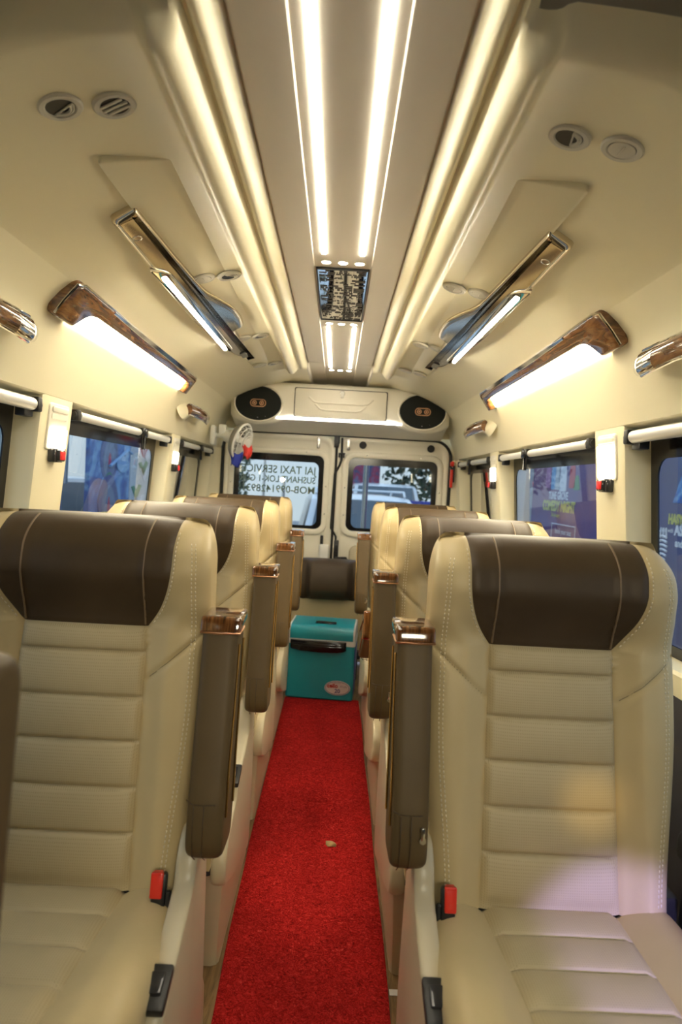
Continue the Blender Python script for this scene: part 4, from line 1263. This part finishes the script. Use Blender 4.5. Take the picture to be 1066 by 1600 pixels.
LX = 3.0
la = board('painted_banner', -1, LX, 8.35, 9.95, GZ, 2.5, 'mural_blue', 'blue painted banner with folk figures seen through the middle left window', 'banner')
def lp_(u, v, w): return (-LX + w, u, v)
for k, (y, z, ry, rz, m1) in enumerate(((9.05, 1.55, .36, .36, 'poster_blue'), (9.05, 1.50, .25, .27, 'mural_grey'), (9.05, 1.47, .05, .10, 'paint_red'), (9.05, 1.22, .16, .10, 'paint_green'), (9.05, .95, .40, .34, 'poster_blue'), (9.05, .90, .26, .25, 'mural_grey'), (9.05, .80, .05, .20, 'paint_red'), (9.6, 1.44, .28, .12, 'paint_sky'), (9.75, 1.7, .10, .22, 'paint_sky'), (9.25, .68, .10, .10, 'paint_pink'), (8.85, .68, .10, .10, 'paint_pink'))):
    mb = MB(); P = []
    for j in range(28):
        a = 2 * pi * j / 28; P.append((y + ry * cos(a) * (1 - .25 * max(0, sin(a))), z + rz * sin(a)))
    mb.prism(P, lp_, .004 + .002 * k); mb.done('banner_motif', m1, la)
mb = MB(); mb.tube([(-LX + .03, 9.0, 1.40), (-LX + .03, 9.75, 1.64)], .022, 6); mb.tube([(-LX + .03, 9.75, 1.64), (-LX + .03, 9.95, 1.60)], .016, 6); mb.done('banner_stroke', 'paint_sky', la)
lb = board('painted_banner', -1, LX, 9.99, 12.2, GZ, 2.5, 'grey_canvas', 'pale grey banner with a red and white lotus beside the blue banner', 'banner')
for k in range(7):
    a = R(-72 + 24 * k); mb = MB(); P = []
    for j in range(16):
        q = 2 * pi * j / 16; u, v = .085 * cos(q), .20 + .20 * sin(q); P.append((10.68 + u * cos(a) + v * sin(a), 1.58 + v * cos(a) - u * sin(a)))
    mb.prism(P, lp_, .004 + .002 * k); mb.done('lotus_petal', 'paint_red' if k % 2 else 'paint_white', lb)
for y, z, m1 in ((10.62, 1.38, 'paint_green'), (10.3, 1.02, 'paint_green'), (10.68, 1.30, 'paint_white'), (10.5, .86, 'paint_white')):
    mb = MB(); mb.prism([(y - .25, z + .10), (y, z - .10), (y + .25, z + .12), (y + .12, z + .14), (y, z + .04), (y - .12, z + .12)], lp_, .012); mb.done('lotus_leaf', m1, lb)
o = board('tarpaulin', -1, 3.3, 6.6, 8.45, 1.15, 2.6, 'stripe_canvas', 'grey-green striped tarpaulin left of the blue painted banner', 'tarpaulin')
o.rotation_euler = (0, 0, 0)
mb = MB()
for y in (6.7, 8.35): mb.cyl((-3.36, y, GZ), (-3.36, y, 1.2), .03, n=10)
mb.done('tarpaulin_pole', 'steel', o)


def barrier(x, y, label):
    o = empty('road_barrier', (x, y, GZ)); mb = MB()
    mb.loft([[(u * q, v * q2, z) for u, v in rrect(.36, .62, .04, 3)] for z, q, q2 in ((0, 1, 1), (.12, .95, 1), (.35, .62, .98), (1.35, .5, .95), (1.38, .42, .9))], True, True, True)
    mb.done('body', 'barrier_yellow', o, 40); mb = MB(); mb.box((.0, 0, .95), (.40, .5, .12), .01); mb.done('stripe', 'black', o)
    return tag(o, label, 'barrier', 'yellow road barriers')


barrier(-2.75, 7.62, 'nearer yellow road barrier outside the middle left window')
barrier(-2.75, 8.42, 'farther yellow road barrier outside the middle left window')


def car(x, y, rz, m_, label, W=1.72, H=1.62, L=4.2, rack=False):
    """front towards local -y"""
    o = empty('parked_car', (x, y, GZ), rz)
    body = [(-.5, .34), (-.5, .62), (-.485, .78), (-.42, .86), (-.24, .95), (.30, .98), (.46, .96), (.5, .84), (.5, .36)]
    mb = MB(); N = 9; loops = []
    for k in range(N):
        q = -1 + 2 * k / (N - 1); f_ = 1 - .10 * abs(q) ** 3
        loops.append([(q * W / 2 * (1 - .05 * (z > .9)), yy * L * (f_ if yy < 0 else 1 - .05 * abs(q) ** 3), lerp(.30, z, 1 - .08 * abs(q) ** 4)) for yy, z in body])
    mb.loft(loops, True, True, True); mb.done('body', m_, o, 50)
    mb = MB(); cab = [(-.245, .94), (-.10, H - .06), (-.04, H), (.28, H), (.40, H - .08), (.46, .95)]; loops = []
    for k in range(N):
        q = -1 + 2 * k / (N - 1); loops.append([(q * W / 2 * lerp(.93, .74, (z - .94) / (H - .94)), yy * L, z - .03 * abs(q) ** 4 * (z > 1.2)) for yy, z in cab])
    mb.loft(loops, True, True, True); cb = mb.done('cabin', m_, o, 35)
    mb = MB()                                                            # windscreen and side glass, slightly proud
    def cp(q, u): yy = lerp(-.240, -.108, u); z = lerp(.97, H - .075, u); return Vector((q * W / 2 * lerp(.90, .74, u), yy * L - .012, z + .004))
    mb.loft([[cp(-.90 + 1.80 * i / 8, u) for i in range(9)] for u in (0, .5, 1)], closed=False); mb.done('windscreen', 'car_glass', cb)
    mb = MB()
    for s in (-1, 1):
        mb.quad(*[(s * (W / 2 * lerp(.945, .765, (z - .94) / (H - .94)) + .006), yy * L, z) for yy, z in ((-.19, 1.0), (.40, 1.0), (.30, H - .10), (-.07, H - .10))])
    mb.done('side_glass', 'car_glass', cb, ang=0)
    for s in (-1, 1):
        for yy in (-.31, .31):
            mb = MB(); mb.cyl((s * (W / 2 - .20), yy * L, .32), (s * (W / 2 + .005), yy * L, .32), .32, n=24); wl = mb.done('wheel', 'rubber', o)
            mb = MB(); mb.cyl((s * (W / 2 - .02), yy * L, .32), (s * (W / 2 + .012), yy * L, .32), .20, n=18); mb.done('rim', 'steel', wl)
        mb = MB(); mb.box((s * W * .36, -.485 * L, .70), (.34, .10, .16), .03, 2); mb.done('headlamp', 'chrome', o)
        mb = MB(); mb.box((s * (W / 2 + .08), -.17 * L, 1.02), (.16, .08, .13), .03, 2); mb.done('mirror', m_, o)
    mb = MB(); mb.box((0, -.497 * L, .66), (.70, .05, .14), .02, 2); mb.box((0, -.495 * L, .44), (1.2, .06, .12), .02, 2); mb.done('grille', 'black', o)
    if rack:
        mb = MB()
        for s in (-1, 1): mb.tube([(s * W * .34, -.04 * L, H - .01), (s * W * .34, -.02 * L, H + .06), (s * W * .34, .27 * L, H + .06), (s * W * .34, .29 * L, H - .01)], .018, 8)
        for yy in (.04, .16): mb.cyl((-W * .34, yy * L, H + .06), (W * .34, yy * L, H + .06), .014, n=8)
        mb.done('roof_rack', 'white_paint', o)
    return tag(o, label, 'car')


car(.36, 10.1, R(4), 'white_paint', 'white car close behind the van, seen in the left rear pane', 1.9, 1.74, rack=True)
car(1.15, 16.4, R(0), 'white_paint', 'white van-like car farther back in the right rear pane', 1.9, 1.95, 4.8)
car(-5.2, 13.6, R(160), 'white_paint', 'white parked car seen low through the middle left window', 1.75, 1.75)


def lamp(x, y, h, label, m_='street', r=.10):
    o = empty('street_lamp', (x, y, GZ))
    mb = MB(); mb.cyl((0, 0, 0), (0, 0, h), .06, .04, 12); mb.tube([(0, 0, h - .02), (0, -.2, h + .08), (0, -.5, h + .06)], .03, 8); mb.done('pole', 'steel', o)
    mb = MB(); bmesh.ops.create_uvsphere(mb.bm, u_segments=16, v_segments=10, radius=r, matrix=Matrix.Translation((0, -.5, h))); mb.done('bulb', m_, o)
    return tag(o, label, 'street lamp', 'lit street lamps behind the van')


lamp(-1.42, 18.5, 1.92, 'brightest street lamp in the left rear pane, just above the road', r=.055)
lamp(-2.55, 24, 2.75, 'small high street lamp in the left rear pane', r=.06)
lamp(-3.9, 26, 1.95, 'small street lamp nearest the left edge of the left rear pane', r=.055)


def tree(x, y, h, rad, m_, n, label, seed, sq=1.0):
    rn = random.Random(seed); o = empty('tree', (x, y, GZ))
    mb = MB(); mb.tube([(0, 0, 0), (.05, 0, h * .3), (.0, .05, h * .6), (.1, 0, h * .8)], [.16, .12, .08, .03], 8); mb.done('trunk', 'bark', o)
    mb = MB(); blobs = [(rn.uniform(-rad, rad) * .7, rn.uniform(-rad, rad) * .7, h * .62 + rn.uniform(-.45, .45) * h * .6 * sq, rad * rn.uniform(.35, .65)) for _ in range(14)]
    for _ in range(n):
        bx, by, bz, br = rn.choice(blobs); d = Vector((rn.gauss(0, 1), rn.gauss(0, 1), rn.gauss(0, 1))).normalized() * br * rn.uniform(.6, 1)
        c = Vector((bx, by, bz)) + d; a = Vector((rn.gauss(0, 1), rn.gauss(0, 1), rn.gauss(0, 1))).normalized() * .14; b2 = a.orthogonal().normalized() * .08
        mb.quad(c - a, c + b2, c + a, c - b2)
    mb.done('foliage', m_, o, 0, recalc=False)
    return tag(o, label, 'tree', 'trees behind the van')


tree(3.4, 24, 4.6, 2.1, 'leaf_dark', 2600, 'dark tree filling the right part of the right rear pane', 3)
tree(7.6, 19.5, 4.4, 2.0, 'leaf_mid', 1800, 'green tree at the far right beyond the right rear pane', 4)
tree(-5.6, 30, 3.6, 1.9, 'leaf_dark', 1800, 'dark tree beyond the road in the left rear pane', 5)
tree(-4.9, 4.6, 3.4, 1.5, 'leaf_dark', 2200, 'dark tree outside the nearest left window', 6)
mb = MB(); mb.box((0, 0, .9), (.05, 1.1, 1.0), .01); mb.box((0, 0, .25), (.08, .08, .6)); o = mb.done('blue_sign', 'blue_plastic', loc=(1.62, 12.4, GZ + .25)); o.rotation_euler = (0, 0, R(90)); tag(o, 'bright blue sign before the dark tree in the right rear pane', 'sign')
mb = MB(); mb.box((0, 0, 1.65), (.9, .06, 3.3), .01); o = mb.done('red_hoarding', mat('red_hoarding', (.22, .05, .09), .7), loc=(.78, 19.6, GZ + .0)); t, b = nodes(o.data.materials[0])
t.links.new(ramp(t, noise(t, coords(t), 3.0, 4), [(.38, (.05, .08, .16)), (.5, (.30, .04, .08)), (.62, (.12, .16, .26))]), b.inputs['Base Color'])
tag(o, 'dim red and blue stall hoarding at the left of the right rear pane', 'hoarding')
mb = MB(); mb.cyl((0, 0, 0), (0, 0, 3.2), .032, n=12); o = mb.done('steel_pole', 'steel', loc=(.335, 7.6, GZ)); tag(o, 'thin dark upright pole close behind the right rear pane', 'pole')
